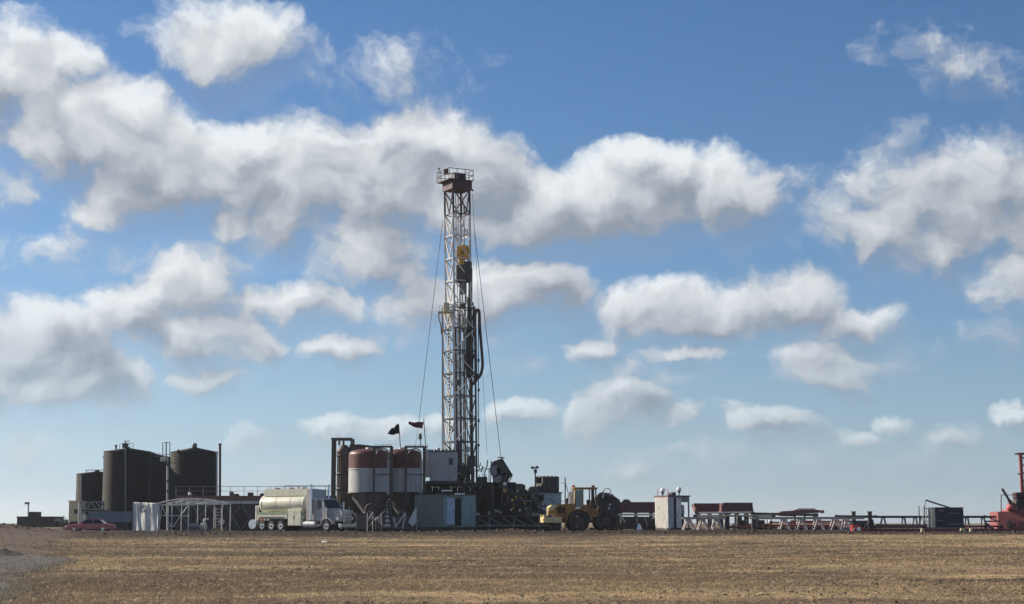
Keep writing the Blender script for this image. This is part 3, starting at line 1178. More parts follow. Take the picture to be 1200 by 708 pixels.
# ---- dark vent stack
Y = 192
t = thing('vent_stack', 'tall plain dark vent pipe standing right of the black tanks', 'pipe', gp(257.8, Y))
rod('stack_pipe', gp(257.8, Y), at(257.8, 521.5, Y), .14, 'dark_steel', t, 14)
p = at(257.8, 521.5, Y)
MB().cyl(p, p + Vector((0, 0, .16)), .2, n=14).build('flange', 'dark_steel', t)
for py in (548, 575):
    p = at(257.8, py, Y)
    MB().cyl(p, p + Vector((0, 0, .1)), .17, n=14).build('band', 'dark_steel', t)

# ---- long mud tank with walkway rails
Y = 182
t = thing('mud_tank', 'long mud tank with maroon top band and walkway rails behind the tanker', 'tank', gp(300, Y))
a, b = at(206, 587, Y), at(398, 620, Y)
zt = at(300, 581, Y).z
zb = gp(300, Y).z
zm = at(300, 590.5, Y).z
MB().box(a.x, b.x, Y, Y + 3, zb - .1, zm - .003).build('tank_body', 'dark_steel', t)
MB().box(a.x - .05, b.x, Y - .05, Y + 3.05, zm, a.z).build('pale_band', 'pale_steel', t)
MB().box(a.x - .09, b.x, Y - .09, Y + 3.1, a.z + .003, zt).build('walkway', 'maroon', t)
n = 10
for k in range(n + 1):
    x = a.x + (b.x - a.x) * k / n
    MB().box(x - .07, x + .07, Y - .12, Y - .003, zb, zm - .01).build('rib', 'dark_steel', t)
for k in range(n):
    x0, x1 = a.x + (b.x - a.x) * k / n + .1, a.x + (b.x - a.x) * (k + 1) / n - .1
    bar('brace', (x0, Y - .06, zb + .2), (x1, Y - .06, zm - .2), .09, 'grey_steel', t)
    bar('brace', (x0, Y - .17, zm - .2), (x1, Y - .17, zb + .2), .09, 'grey_steel', t)
rail(t, [(a.x, Y, zt), (b.x - .1, Y, zt)], 1.0, .03, 'grey_steel', 1.5)
rail(t, [(at(330, 581, Y).x, Y + 2.9, zt), (b.x - .1, Y + 2.9, zt)], 1.15, .03, 'grey_steel', 1.5)
for (p0, p1, py) in ((267, 271, 576), (272.5, 277.5, 578.5), (288.5, 294.5, 577), (303, 307, 578), (222, 226, 579)):
    x0, x1 = at(p0, py, Y).x, at(p1, py, Y).x
    MB().rbox(x0, x1, Y + .8, Y + 1.8, zt + .003, at(p0, py, Y).z, .06).build('mixer_motor', 'dark_steel', t)
p = at(222.3, 579, Y - .2)
t2 = thing('flood_lamp', 'round white flood lamp clamped to the mud tank rail', 'lamp', p)
MB().ball(p, .19, 8).build('lens', 'lamp_white', t2)
MB().box(p.x - .09, p.x + .09, p.y + .16, p.y + .34, p.z - .1, p.z + .1).build('housing', 'dark_steel', t2)
bar('bracket', (p.x, p.y + .27, p.z - .45), (p.x, p.y + .27, p.z - .1), .05, 'dark_steel', t2)

# ---- shelter: white tube frame, fabric over its left end
Y = 171
q = gp(205, Y)
t = thing('shelter_frame', 'white tube shelter frame with wrinkled printed fabric over its left end', 'shelter', q)
D = 5.0
xf0, xf1 = 185, 261
# fabric panel with vertical folds
a, b = at(152, 588.3, Y), at(185.3, 621.3, Y)
nx, nz = 60, 24
vs, fs = [], []


def cloth_y(u, v):
    fold = .065 * math.sin(u * 21 + 1.2 * math.sin(v * 3)) * (.4 + .8 * (1 - v)) + .05 * math.sin(u * 9 - v * 4 + 2) + .02 * math.sin(u * 40 + v * 7)
    return Y - .12 + fold * .8 + 1.7 * (1 - u)


for j in range(nz + 1):
    for i in range(nx + 1):
        u, v = i / nx, j / nz
        vs.append((a.x + (b.x - a.x) * u, cloth_y(u, v), q.z + (a.z - q.z) * v - .12 * u * v))
for j in range(nz):
    for i in range(nx):
        k = j * (nx + 1) + i
        fs.append((k, k + 1, k + nx + 2, k + nx + 1))
fb = MB().add(vs, fs, True).build('fabric_wall', 'fabric', t)
sol = fb.modifiers.new('thickness', 'SOLIDIFY')
sol.thickness = .02
# side and back of the covered end
MB().box(a.x, a.x + .03, Y + 1.5, Y + D, q.z, a.z - .02).build('fabric_side', 'fabric', t)
MB().add([(a.x + .04, Y + 1.5, a.z - .13), (b.x, Y, a.z - .13), (b.x, Y + D, a.z - .13), (a.x + .04, Y + D, a.z - .13)], [(0, 1, 2, 3)]).build('fabric_roof', 'fabric', t)


# printed S between two slanted strokes, raised just off the fabric
def stroke_s(cx, cz, hgt, y):
    pts = []
    for k in range(25):
        u = k / 24
        if u < .5:
            an = math.radians(40 + 230 * (u / .5))
            c = (0, hgt * .25)
        else:
            an = math.radians(90 - 230 * ((u - .5) / .5))
            c = (0, -hgt * .25)
        pts.append((cx + c[0] + hgt * .24 * math.cos(an) + .16 * c[1], y, cz + c[1] + hgt * .25 * math.sin(an)))
    return pts


def on_cloth(x, z):
    return (x, cloth_y((x - a.x) / (b.x - a.x), (z - q.z) / (a.z - q.z)) - .05, z)


pc = at(166.2, 596, Y)
MB().tube([on_cloth(p[0], p[2]) for p in stroke_s(pc.x, pc.z, .64, 0)], .042, 6).build('printed_letter', 'print_grey', fb)
for px_ in (161.5, 170.6):
    p = at(px_, 596, Y)
    MB().tube([on_cloth(p.x + .2 * w_, p.z + w_) for w_ in (-.3, -.15, 0, .15, .3)], .03, 6).build('printed_stroke', 'print_grey', fb)


def roof_py(px):
    u = (px - xf0) / (xf1 - xf0)
    return 591.6 - 7.2 * math.sin(math.pi * min(1, max(0, (u * .92 + .04)))) ** .8


for k, px_ in enumerate((185.4, 201.5, 221, 241, 260.5)):
    for yy in (Y, Y + D):
        rod('post', Vector((at(px_, 600, Y).x, yy, q.z)), Vector((at(px_, 600, Y).x, yy, at(px_, roof_py(px_), Y).z)), .055, 'white_paint', t)
cols = [xf0 + (xf1 - xf0) * i / 12 for i in range(13)]
for yy in (Y - .01, Y + D + .01):
    for c0, c1 in zip(cols[:-1], cols[1:]):
        p0, p1 = at(c0, roof_py(c0), Y), at(c1, roof_py(c1), Y)
        rod('roof_bow', (p0.x, yy, p0.z), (p1.x, yy, p1.z), .06, 'white_paint', t)
    p0, p1 = at(xf0, 592.2, Y), at(xf1, 590, Y)
    rod('eave_tube', (p0.x, yy + .04, p0.z), (p1.x, yy + .04, p1.z), .055, 'white_paint', t)
    for (c0, y0, c1, y1) in ((205, 591, 214, 586.5), (221, 590, 214, 586.5), (221, 590, 232, 585.6), (241, 590, 232, 585.6), (241, 590, 252, 586.5)):
        p0, p1 = at(c0, y0, Y), at(c1, y1, Y)
        rod('roof_brace', (p0.x, yy + .1, p0.z), (p1.x, yy + .1, p1.z), .035, 'white_paint', t)
for c in (190, 205, 222, 240, 258):
    p = at(c, roof_py(c), Y)
    rod('purlin', (p.x, Y, p.z + .02), (p.x, Y + D, p.z + .02), .045, 'white_paint', t)
for (c0, y0, c1, y1) in ((186, 620, 190, 593), (190, 593, 200, 618), (220, 593, 203, 617), (185, 604, 221, 605), (185, 607, 189, 607), (187, 592, 187, 621), (194, 617, 205, 617)):
    p0, p1 = at(c0, y0, Y + .1), at(c1, y1, Y + .1)
    rod('wall_brace', (p0.x, Y + .1, max(p0.z, q.z)), (p1.x, Y + .1, max(p1.z, q.z)), .045, 'white_paint', t)

# clutter under the shelter
t = thing('pump_skid', 'low grey pump skid under the white shelter frame', 'pump', gp(234, 173.5))
q = gp(234, 173.5)
MB().box(q.x - 1.5, q.x + 1.2, 173.1, 174.1, q.z + .02, q.z + .16).build('base', 'grey_steel', t)
MB().tube([(q.x - 1.2, 173.6, q.z + .5), (q.x - .2, 173.6, q.z + .5)], .3, 14).build('motor', 'grey_steel', t)
MB().tube([(q.x + .1, 173.6, q.z + .45), (q.x + .7, 173.6, q.z + .45)], .36, 14).build('pump_body', 'pale_steel', t)
MB().tube([(q.x + .4, 173.6, q.z + .7), (q.x + .4, 173.6, q.z + 1.2), (q.x + .9, 173.6, q.z + 1.2)], .09, 8).build('outlet_pipe', 'pale_steel', t)
MB().tube([(q.x - .2, 173.6, q.z + .5), (q.x + .1, 173.6, q.z + .47)], .08, 8).build('shaft', 'chrome', t)
Yp = 172.4
q = gp(256.5, Yp)
t = thing('pallet_crate', 'wooden pallet with slatted deck at the right post of the shelter', 'pallet', q)
for k in range(3):
    MB().box(q.x - .65, q.x + .65, Yp - .55 + k * .5, Yp - .45 + k * .5, q.z, q.z + .3).build('bearer', 'wood', t)
for k in range(6):
    MB().box(q.x - .65 + k * .22, q.x - .48 + k * .22, Yp - .58, Yp + .58, q.z + .303, q.z + .36).build('deck_board', 'wood', t)
t = thing('hose_reel_stand', 'pale upright hose stand standing on the wooden pallet', 'stand', (q.x, Yp, q.z + .36))
for dx in (-.35, .25):
    rod('upright', (q.x + dx, Yp, q.z + .363), (q.x + dx, Yp, q.z + 2.4), .04, 'pale_steel', t)
for k in range(6):
    rod('rung', (q.x - .35, Yp, q.z + .6 + k * .33), (q.x + .25, Yp, q.z + .6 + k * .33), .025, 'pale_steel', t)
MB().tube([(q.x + .28, Yp - .1, q.z + .95), (q.x + .28, Yp + .1, q.z + .95)], .3, 16).build('reel', 'pale_steel', t)

# ---- red sedan
Yc = 160.5
q = gp(106.5, Yc)
t = thing('sedan_car', 'dusty red sedan parked in front of the black tanks', 'car', q, math.pi)
# local: x forward (faces photo left), y left, z up
def car_section(pts, y0, y1):
    return MB().prism(pts, y0, y1)
body = [(-2.2, .32), (-2.22, .62), (-2.1, .80), (-1.3, .86), (.75, .86), (1.95, .72), (2.2, .58), (2.25, .32)]
mb = MB()
n = len(body)
for (yy, ins) in ():
    pass
rings = [(-.86, .10), (-.80, .0), (.80, .0), (.86, .10)]
vs, fs = [], []
for (yy, ins) in rings:
    for (x, z) in body:
        vs.append((x * (1 - ins * .12), yy, z - ins * .25 * (z > .5) + ins * .3 * (z < .4)))
for r_ in range(3):
    for i in range(n):
        fs.append((r_ * n + i, r_ * n + (i + 1) % n, (r_ + 1) * n + (i + 1) % n, (r_ + 1) * n + i))
fs += [tuple(reversed(range(n))), tuple(range(3 * n, 4 * n))]
mb.add(vs, fs).build('body', 'car_red', t, True)
cab0 = [(-1.45, .86), (-.95, 1.24), (.25, 1.25), (.95, .86)]
vs = [(x, -.74, z) for x, z in cab0[:1]] + [(-.95, -.58, 1.24), (.25, -.58, 1.25), (.95, -.74, .86), (-1.45, .74, .86), (-.95, .58, 1.24), (.25, .58, 1.25), (.95, .74, .86)]
MB().add(vs, [(0, 1, 2, 3), (7, 6, 5, 4), (0, 4, 5, 1), (2, 6, 7, 3)]).build('greenhouse', 'glass_dark', t, True)
MB().rbox(-.98, .28, -.60, .60, 1.235, 1.30, .025).build('roof', 'car_red', t, True)
for sy in (-1, 1):
    for (x0, z0, x1, z1) in ((-1.42, .86, -.95, 1.25), (-.35, .86, -.32, 1.25), (.93, .86, .27, 1.26)):
        bar('pillar', (x0, sy * .75, z0), (x1, sy * .59, z1), .06, 'car_red', t, local=True)
    MB().rbox(2.12, 2.26, sy * .55 - .2, sy * .55 + .2, .52, .66, .02).build('headlight', 'lamp_white', t, True)
    MB().rbox(-2.24, -2.12, sy * .6 - .18, sy * .6 + .18, .58, .74, .02).build('tail_light', 'bright_red', t, True)
    MB().rbox(.55, .75, sy * .95 - .1, sy * .95 + .1, .86, 1.0, .02).build('mirror', 'car_red', t, True)
    for x in (-1.35, 1.38):
        w = MB().wheel((x, sy * .74, .31), .31, .2).build('wheel', 'tyre', t, True)
        MB().disc((x, sy * .78, .31), .18, .17).build('rim', 'chrome', w, True)
MB().rbox(2.18, 2.34, -.82, .82, .34, .5, .03).build('front_bumper', 'car_red', t, True)
MB().rbox(-2.34, -2.18, -.82, .82, .36, .54, .03).build('rear_bumper', 'car_red', t, True)

# ================================================================== tanker truck
Yt = 171
q = gp(303.5, Yt)
t = thing('tanker_truck', 'cream tanker truck with chrome conventional cab parked facing right', 'truck', (q.x, Yt, GZ(q.x + 4, 168.5)), R(-35))
LT = True


def loc(name, mb, m, parent=t):
    if name in ('wheel', 'rim', 'hub', 'axle'):       # wheels keep their round shape, only their spacing grows
        xs_ = [p[0] for p in mb.v]
        d_ = (min(xs_) + max(xs_)) / 2 * .12
        mb.v = [(x + d_, y, z) for x, y, z in mb.v]
    else:
        mb.v = [(x * 1.12, y, z) for x, y, z in mb.v]
    return mb.build(name, m, parent, True)


# chassis
for sy in (-.42, .42):
    loc('frame_rail', MB().box(.1, 9.9, sy - .05, sy + .05, .80, 1.05), 'dark_steel', t)
# elliptical tank with domed ends
vs, fs = [], []
nseg = 32
prof = [(.75, .35), (.80, .75), (.95, .96), (1.15, 1.0), (2.9, 1.0), (4.6, 1.0), (6.2, 1.0), (6.4, .96), (6.55, .75), (6.6, .35)]
for (x, k) in prof:
    for i in range(nseg):
        an = 2 * math.pi * i / nseg
        vs.append((x, 1.18 * k * math.cos(an), 2.72 + 1.0 * k * math.sin(an)))
for j in range(len(prof) - 1):
    for i in range(nseg):
        a_, b_ = j * nseg + i, j * nseg + (i + 1) % nseg
        fs.append((a_, a_ + nseg, b_ + nseg, b_))
tk = MB().add(vs, fs, True).add(vs[:nseg], [tuple(range(nseg))]).add(vs[-nseg:], [tuple(reversed(range(nseg)))])
tank = loc('tank', tk, 'truck_cream', t)
for x in (1.2, 2.9, 4.6, 6.15):
    vs, fs = [], []
    for dx in (-.06, .06):
        for i in range(nseg):
            an = 2 * math.pi * i / nseg
            vs.append((x + dx, 1.2 * math.cos(an), 2.72 + 1.02 * math.sin(an)))
    for i in range(nseg):
        fs.append((i, (i + 1) % nseg, nseg + (i + 1) % nseg, nseg + i))
    loc('band', MB().add(vs, fs, True), 'truck_cream', tank)
loc('top_tray', MB().prism([(1.3, 3.52), (6.5, 3.52), (6.6, 3.75), (6.55, 4.22), (1.45, 4.22), (1.2, 3.9)], -.85, .85), 'truck_cream', t)
for x in (2.2, 3.9, 5.4):
    loc('hatch', MB().cyl((x, 0, 4.222), (x, 0, 4.36), .28, n=16), 'grey_steel', t)
for k in range(6):
    x = 1.7 + k * .9
    loc('rail_post', MB().cyl((x, -.8, 4.222), (x, -.8, 4.5), .025, n=6), 'grey_steel', t)
loc('top_rail', MB().cyl((1.6, -.8, 4.5), (6.4, -.8, 4.5), .03, n=6), 'grey_steel', t)
loc('side_rail', MB().box(.85, 6.3, -1.24, -1.12, 1.66, 1.92), 'truck_green', t)
loc('side_rail', MB().box(.85, 6.3, 1.12, 1.24, 1.66, 1.92), 'truck_green', t)
loc('subframe', MB().box(.85, 6.3, -1.1, 1.1, 1.25, 1.78), 'truck_cream', t)
for sy in (-1, 1):
    loc('fender', MB().prism([(.85, 1.28), (.85, 1.64), (4.45, 1.64), (4.45, 1.28), (4.3, 1.28), (4.15, 1.44), (1.2, 1.44), (1.0, 1.28)], sy * 1.2 - .06, sy * 1.2 + .06), 'truck_cream', t)
bx_ = loc('tool_box', MB().rbox(4.55, 6.15, -1.26, -.75, .55, 2.2, .03), 'truck_cream', t)
loc('box_door', MB().box(4.62, 5.32, -1.285, -1.263, .62, 2.12), 'truck_cream', bx_)
loc('box_door', MB().box(5.38, 6.08, -1.285, -1.263, .62, 2.12), 'truck_cream', bx_)
loc('latch', MB().box(5.24, 5.30, -1.31, -1.287, 1.25, 1.5), 'dark_steel', bx_)
loc('tool_box', MB().rbox(4.55, 6.15, .75, 1.26, .55, 2.2, .03), 'truck_cream', t)
loc('headache_rack', MB().rbox(6.66, 7.15, -1.2, 1.2, 1.06, 4.15, .03), 'cab_white', t)
# cab and sleeper
loc('sleeper', MB().rbox(7.2, 7.75, -1.15, 1.15, 1.08, 3.25, .06), 'cab_white', t)
cab = loc('cab', MB().prism([(7.76, 1.05), (9.0, 1.05), (9.0, 2.25), (8.75, 2.4), (8.45, 3.2), (7.76, 3.25)], -1.1, 1.1), 'cab_white', t)
loc('windscreen', MB().add([(8.99, -1.0, 2.30), (8.99, 1.0, 2.30), (8.52, .95, 3.12), (8.52, -.95, 3.12)], [(0, 1, 2, 3)]), 'glass_dark', cab)
for sy in (-1, 1):
    dr = loc('door', MB().box(7.85, 8.72, min(sy * 1.1, sy * 1.12), max(sy * 1.1, sy * 1.12) + .003, 1.15, 2.2), 'cab_white', t)
    loc('handle', MB().box(7.92, 8.05, sy * 1.14 - .01, sy * 1.14 + .01, 1.95, 2.0), 'chrome', dr)
    loc('side_window', MB().prism([(7.9, 2.25), (8.72, 2.25), (8.4, 3.05), (7.9, 3.05)], sy * 1.112 - .012, sy * 1.112 + .012), 'glass_dark', t)
    loc('mirror', MB().rbox(8.85, 8.95, sy * 1.5 - .1, sy * 1.5 + .1, 2.1, 2.9, .02), 'chrome', t)
    bar('mirror_arm', (9.74, sy * 1.1, 2.5), (9.97, sy * 1.45, 2.5), .04, 'chrome', t, local=True)
    st = loc('exhaust_stack', MB().tube([(7.32, sy * 1.28, 1.1), (7.32, sy * 1.28, 4.35), (7.25, sy * 1.28, 4.62)], .085, 12), 'chrome', t)
    loc('heat_shield', MB().tube([(7.32, sy * 1.28, 1.8), (7.32, sy * 1.28, 3.3)], .13, 12), 'chrome', st)
    loc('fuel_tank', MB().tube([(6.35, sy * .95, .72), (7.75, sy * .95, .72)], .34, 18), 'chrome' if sy > 0 else 'white_paint', t)
    loc('step', MB().box(7.8, 8.35, sy * 1.0 - .18, sy * 1.0 + .18, .55, .62), 'chrome', t)
    fd = []
    for k in range(13):
        an = math.radians(10 + 160 * k / 12)
        fd.append((9.05 + .72 * math.cos(an), .62 + .72 * math.sin(an)))
    for k in range(13):
        an = math.radians(170 - 160 * k / 12)
        fd.append((9.05 + .64 * math.cos(an), .62 + .64 * math.sin(an)))
    loc('front_fender', MB().prism(fd, sy * 1.02 - .22, sy * 1.02 + .22), 'cab_white', t)
    loc('headlight', MB().rbox(10.12, 10.36, sy * .98 - .18, sy * .98 + .18, 1.12, 1.42, .04), 'chrome', t)
hood = loc('hood', MB().prism([(9.003, 1.0), (10.45, 1.0), (10.5, 1.75), (10.35, 2.02), (9.003, 2.26)], -.72, .72), 'cab_white', t)
gr = loc('grille', MB().rbox(10.503, 10.6, -.6, .6, .85, 1.95, .03), 'chrome', t)
for k in range(7):
    loc('grille_slot', MB().box(10.602, 10.625, -.54, .54, .92 + k * .145, .99 + k * .145), 'dark_cavity', gr)
loc('bumper', MB().rbox(10.4, 10.72, -1.22, 1.22, .38, .80, .05), 'chrome', t)
for x in (1.42, 2.55, 3.68):
    loc('axle', MB().cyl((x, -1.0, .52), (x, 1.0, .52), .09), 'dark_steel', t)
    for sy in (-1, 1):
        w = loc('wheel', MB().wheel((x, sy * 1.0, .52), .52, .5), 'tyre', t)
        loc('rim', MB().disc((x, sy * 1.05, .52), .29, .42), 'chrome', w)
        loc('hub', MB().disc((x, sy * 1.14, .52), .10, .36), 'dark_steel', w)
loc('axle', MB().cyl((9.05, -1.0, .52), (9.05, 1.0, .52), .08), 'dark_steel', t)
for sy in (-1, 1):
    w = loc('wheel', MB().wheel((9.05, sy * 1.05, .52), .52, .3), 'tyre', t)
    loc('rim', MB().disc((9.05, sy * 1.1, .52), .30, .24), 'chrome', w)
    loc('hub', MB().disc((9.05, sy * 1.18, .52), .11, .22), 'dark_steel', w)
# rear hose reel and white pipe
loc('rear_pipe', MB().tube([(.35, -.7, .9), (.35, -.7, 2.6)], .17, 12), 'white_paint', t)
rr_ = loc('hose_reel', MB().disc((.12, -.8, .72), .42, .5), 'white_paint', t)
loc('reel_flange', MB().disc((.12, -1.09, .72), .48, .06), 'chrome', rr_)
loc('rear_bumper', MB().box(-.1, .12, -1.1, 1.1, .4, .62), 'dark_steel', t)
for k in range(4):
    loc('valve', MB().tube([(.62, -.75 + k * .5, 1.1), (.45, -.75 + k * .5, 1.1)], .13, 10), 'bright_red' if k == 1 else 'grey_steel', t)

# ================================================================== dark corrugated silo with gantry, left of the red-topped ones
Y = 179
q = gp(403, Y)
t = thing('dark_silo', 'dark brown corrugated silo inside a black gantry, left of the red-banded silos', 'silo', q)
mat('silo_brown', (.12, .10, .085), .6, stain=GRIME, stain_amt=.4)
a, b = at(395.5, 533, Y), at(410, 580, Y)
cx, r = (a.x + b.x) / 2, (b.x - a.x) / 2
MB().lathe((cx, Y, 0), [(r * .25, q.z + 1.4), (r, q.z + 2.6), (r, a.z), (r + .1, a.z + .05), (r + .1, a.z + .5), (r * .5, at(400, 522, Y).z), (.01, at(400, 521, Y).z)], 28).build('shell', 'silo_brown', t)
for k in range(16):
    an = 2 * math.pi * k / 16
    rod('stiffener', (cx + r * math.cos(an), Y + r * math.sin(an), q.z + 2.7), (cx + r * math.cos(an), Y + r * math.sin(an), a.z), .05, 'silo_brown', t, 6)
for py in (535, 556.5, 574):
    z = at(400, py, Y).z
    MB().lathe((cx, Y, 0), [(r + .04, z), (r + .13, z), (r + .13, z + .2), (r + .04, z + .2)], 28).build('ring', 'dark_steel', t)
for px_, w_ in ((391, .24), (412.8, .20)):
    for yy in (Y - 1.2, Y + 1.2):
        x = at(px_, 550, Y).x
        MB().box(x - w_ / 2, x + w_ / 2, yy - w_ / 2, yy + w_ / 2, q.z - .05, at(px_, 516, Y).z).build('gantry_leg', 'dark_steel', t)
x0, x1 = at(389.6, 516, Y).x, at(414, 516, Y).x
zt = at(400, 516, Y).z
for yy in (Y - 1.2, Y + 1.2):
    MB().box(x0, x1, yy - .1, yy + .1, zt, zt + .2).build('gantry_beam', 'dark_steel', t)
for px_ in (398, 403):
    x = at(px_, 520, Y).x
    rod('vent_pipe', (x, Y - .4, at(400, 522, Y).z), (x, Y - .4, zt), .11, 'dark_steel', t)
MB().prism([(at(410, 521, Y).x, at(410, 521.5, Y).z), (at(422, 521, Y).x, at(410, 521, Y).z), (at(448, 524, Y).x, at(410, 524, Y).z),
            (at(448, 529, Y).x, at(410, 527.5, Y).z), (at(410, 530, Y).x, at(410, 531, Y).z)], Y - .6, Y + .6).build('conveyor_hood', 'dark_steel', t)
for k in range(4):
    an = math.pi / 4 + math.pi / 2 * k
    bar('support_leg', (cx + r * math.cos(an), Y + r * math.sin(an), q.z - .05), (cx + r * math.cos(an), Y + r * math.sin(an), q.z + 2.7), .2, 'dark_steel', t)


# ================================================================== two red-banded silos
def red_silo(px0, px1, Y, label, gant, seed):
    cxp = (px0 + px1) / 2
    q = gp(cxp, Y)
    a, b = at(px0, 550, Y), at(px1, 550, Y)
    c = Vector(((a.x + b.x) / 2, Y, q.z))
    r = (b.x - a.x) / 2
    t = thing('silo', label, 'silo', c, group='red banded silos')
    z = lambda py: at(cxp, py, Y).z
    MB().lathe(c, [(r, z(577.5)), (r, z(550.2))], 56).build('barrel', 'silo_white', t)
    MB().lathe(c, [(r + .004, z(550)), (r + .004, z(533))], 56).build('red_band', 'silo_red', t)
    MB().lathe(c, [(r + .03, z(550.8)), (r + .05, z(550.1)), (r + .03, z(549.4))], 56).build('seam_ring', 'silo_white', t)
    dome = MB().lathe(c, [(r, z(532.9)), (r * .97, z(530.5)), (r * .86, z(528.4)), (r * .55, z(526.8)), (.3, z(526.2)), (.01, z(526.1))], 56).build('dome', 'silo_red', t)
    MB().lathe(c, [(.42, z(526.6)), (.42, z(524.6)), (.01, z(524.4))], 20).build('roof_hatch', 'silo_white', dome)
    MB().lathe(c, [(.3, z(611)), (.3, z(606)), (r, z(578.2)), (r + .03, z(577.6))], 56).build('cone', 'silo_cone', t)
    MB().lathe(c, [(r + .02, z(579)), (r + .09, z(578.6)), (r + .09, z(577.2)), (r + .02, z(576.8))], 56).build('skirt_ring', 'dark_steel', t)
    for k in range(6):
        an = math.pi / 6 + math.pi / 3 * k
        x, y = c.x + r * .97 * math.cos(an), Y + r * .97 * math.sin(an)
        MB().beam((x, y, q.z - .05), (x, y, z(579)), .22).build('leg', 'dark_steel', t)
        an2 = an + math.pi / 3
        x2, y2 = c.x + r * .97 * math.cos(an2), Y + r * .97 * math.sin(an2)
        if k in (3, 4, 5):
            bar('leg_brace', (x, y, q.z + .3), (x2, y2, q.z + 2.2), .12, 'pale_steel', t)
            bar('leg_brace', (x, y, q.z + 2.2), (x2, y2, q.z + .3), .12, 'pale_steel', t)
    # black fill gantry in front of the right half
    yg = Y - r - .35
    g0, g1 = gant
    zt = z(526)
    for px_, w_ in ((g0, .20), (g1, .30)):
        x = at(px_, 560, yg).x
        MB().box(x - w_ / 2, x + w_ / 2, yg - w_ / 2, yg + w_ / 2, q.z - .05, zt).build('gantry_leg', 'dark_steel', t)
    x0, x1 = at(g0, 526, yg).x, at(g1, 526, yg).x
    MB().box(x0 - .12, x1 + .12, yg - .11, yg + .11, zt + .003, zt + .2).build('gantry_beam', 'dark_steel', t)
    bar('gantry_tie', (x0, yg, zt + .1), (x0, Y, zt + .1), .12, 'dark_steel', t)
    bar('gantry_tie', (x1, yg, zt + .1), (x1, Y, zt + .1), .12, 'dark_steel', t)
    zc = z(557)
    bar('gantry_girt', (x0, yg + .02, zc), (x1, yg + .02, zc), .11, 'dark_steel', t)
    pts = [(x0 + .25, yg + .3, z(533))]
    for k in range(9):
        an = math.pi - math.pi * k / 8
        pts.append(((x0 + x1) / 2 + (x1 - x0) * .32 * math.cos(an), yg + .3, z(531.5) + .42 * math.sin(an)))
    pts.append((x1 - .3, yg + .3, z(540)))
    MB().tube(pts, .07, 8).build('fill_pipe_bend', 'grey_steel', t)
    MB().tube([(x1 - .28, yg + .28, z(540)), (x1 - .28, yg + .28, z(580))], .11, 10).build('fill_pipe', 'pale_steel', t)
    rail(t, [(x0, yg + .1, zt + .2), (x1, yg + .1, zt + .2)], .1, .02, 'dark_steel', 1.0, mid=False)
    for k in range(8):
        zz = q.z + .5 + k * .35
        bar('ladder_rung', (x1 - .5, yg - .1, zz), (x1 - .2, yg - .1, zz), .05, 'pale_steel', t)
    return t, c, r, z, q


red_silo(408.6, 457.5, 173, 'red-banded white silo nearer the tanker truck', (438.2, 458.5), 1)
red_silo(450.5, 493.5, 175.5, 'red-banded white silo nearer the rig, half behind its twin', (475.5, 497), 2)
# ---- blower units standing in front of and between the silo legs
for (p0, p1, py, Y, lab) in ((417, 431.5, 601.5, 169.8, 'dark louvred blower unit beside the truck grille'), (440, 486, 603, 172.2, 'long dark blower unit behind the silo legs')):
    q = gp((p0 + p1) / 2, Y)
    t = thing('blower_unit', lab, 'blower', q, group='blower units')
    a, b = at(p0, py, Y), at(p1, 618, Y)
    MB().rbox(a.x, b.x, Y, Y + 1.1, q.z + .15, a.z, .04).build('housing', 'dark_steel', t)
    MB().box(a.x - .05, b.x + .05, Y + .1, Y + 1.0, q.z - .03, q.z + .148).build('skid', 'dark_steel', t)
    for k in range(6):
        z_ = q.z + .3 + (a.z - q.z - .45) * k / 6
        MB().box(a.x + .1, b.x - .1, Y - .05, Y - .003, z_, z_ + .09).build('louvre_slat', 'grey_steel', t)
    MB().tube([(b.x - .3, Y + .5, a.z), (b.x - .3, Y + .5, a.z + .5), (b.x - .1, Y + .5, a.z + .8), (b.x + .3, Y + .5, a.z + .9)], .12, 8).build('air_hose', 'hose', t)
# pale debris leaning under the silos
q = gp(484, 171)
t = thing('metal_chute', 'pale folded sheet-metal chute leaning under the right silo', 'chute', q)
p0, p1, p2, p3 = at(478, 612, 170.6), at(487.5, 594, 171.2), at(487.5, 612, 170.4), at(484, 617, 170.2)
MB().add([p0, p1, p2, p3, p0 + Vector((.2, .4, .1)), p1 + Vector((.05, .4, 0)), p2 + Vector((.1, .4, 0)), p3 + Vector((.1, .4, .1))],
         [(0, 3, 1), (3, 2, 1), (4, 5, 7), (7, 5, 6), (0, 1, 5, 4), (1, 2, 6, 5), (2, 3, 7, 6), (3, 0, 4, 7)]).build('chute_sheet', 'pale_steel', t)
bar('prop', at(487, 598, 170.9), gp(488.5, 170.9), .07, 'pale_steel', t)
for k, (x0, y0, x1, y1) in enumerate(((430.5, 602, 430.5, 620), (431, 612, 436, 600), (447, 601, 447, 617), (461, 606, 464, 618), (464, 616, 475, 601), (472, 618, 475, 601))):
    pass
t = thing('pipe_stand', 'pale crossed pipe stand on the ground between the two silos', 'stand', gp(466, 170))
for (x0, y0, x1, y1) in ((461, 606, 464, 619), (464, 617, 475, 601), (471.5, 620, 475.5, 601)):
    rod('strut', at(x0, y0, 170), at(x1, min(y1, 622), 170), .08, 'pale_steel', t)
t = thing('gate_rail', 'short pale barrier rail in front of the truck grille', 'barrier', gp(439, 169))
for px_ in (430.6, 437, 447):
    rod('post', gp(px_, 169), at(px_, 601, 169), .045, 'pale_steel', t)
rod('diagonal', at(431, 611, 169), at(437, 600.5, 169), .045, 'pale_steel', t)
rod('cross_rail', at(430.6, 608, 169), at(447, 608, 169), .035, 'pale_steel', t)
t = thing('sack_pile', 'small pile of pale sacks under the silos', 'sacks', gp(454, 170.4))
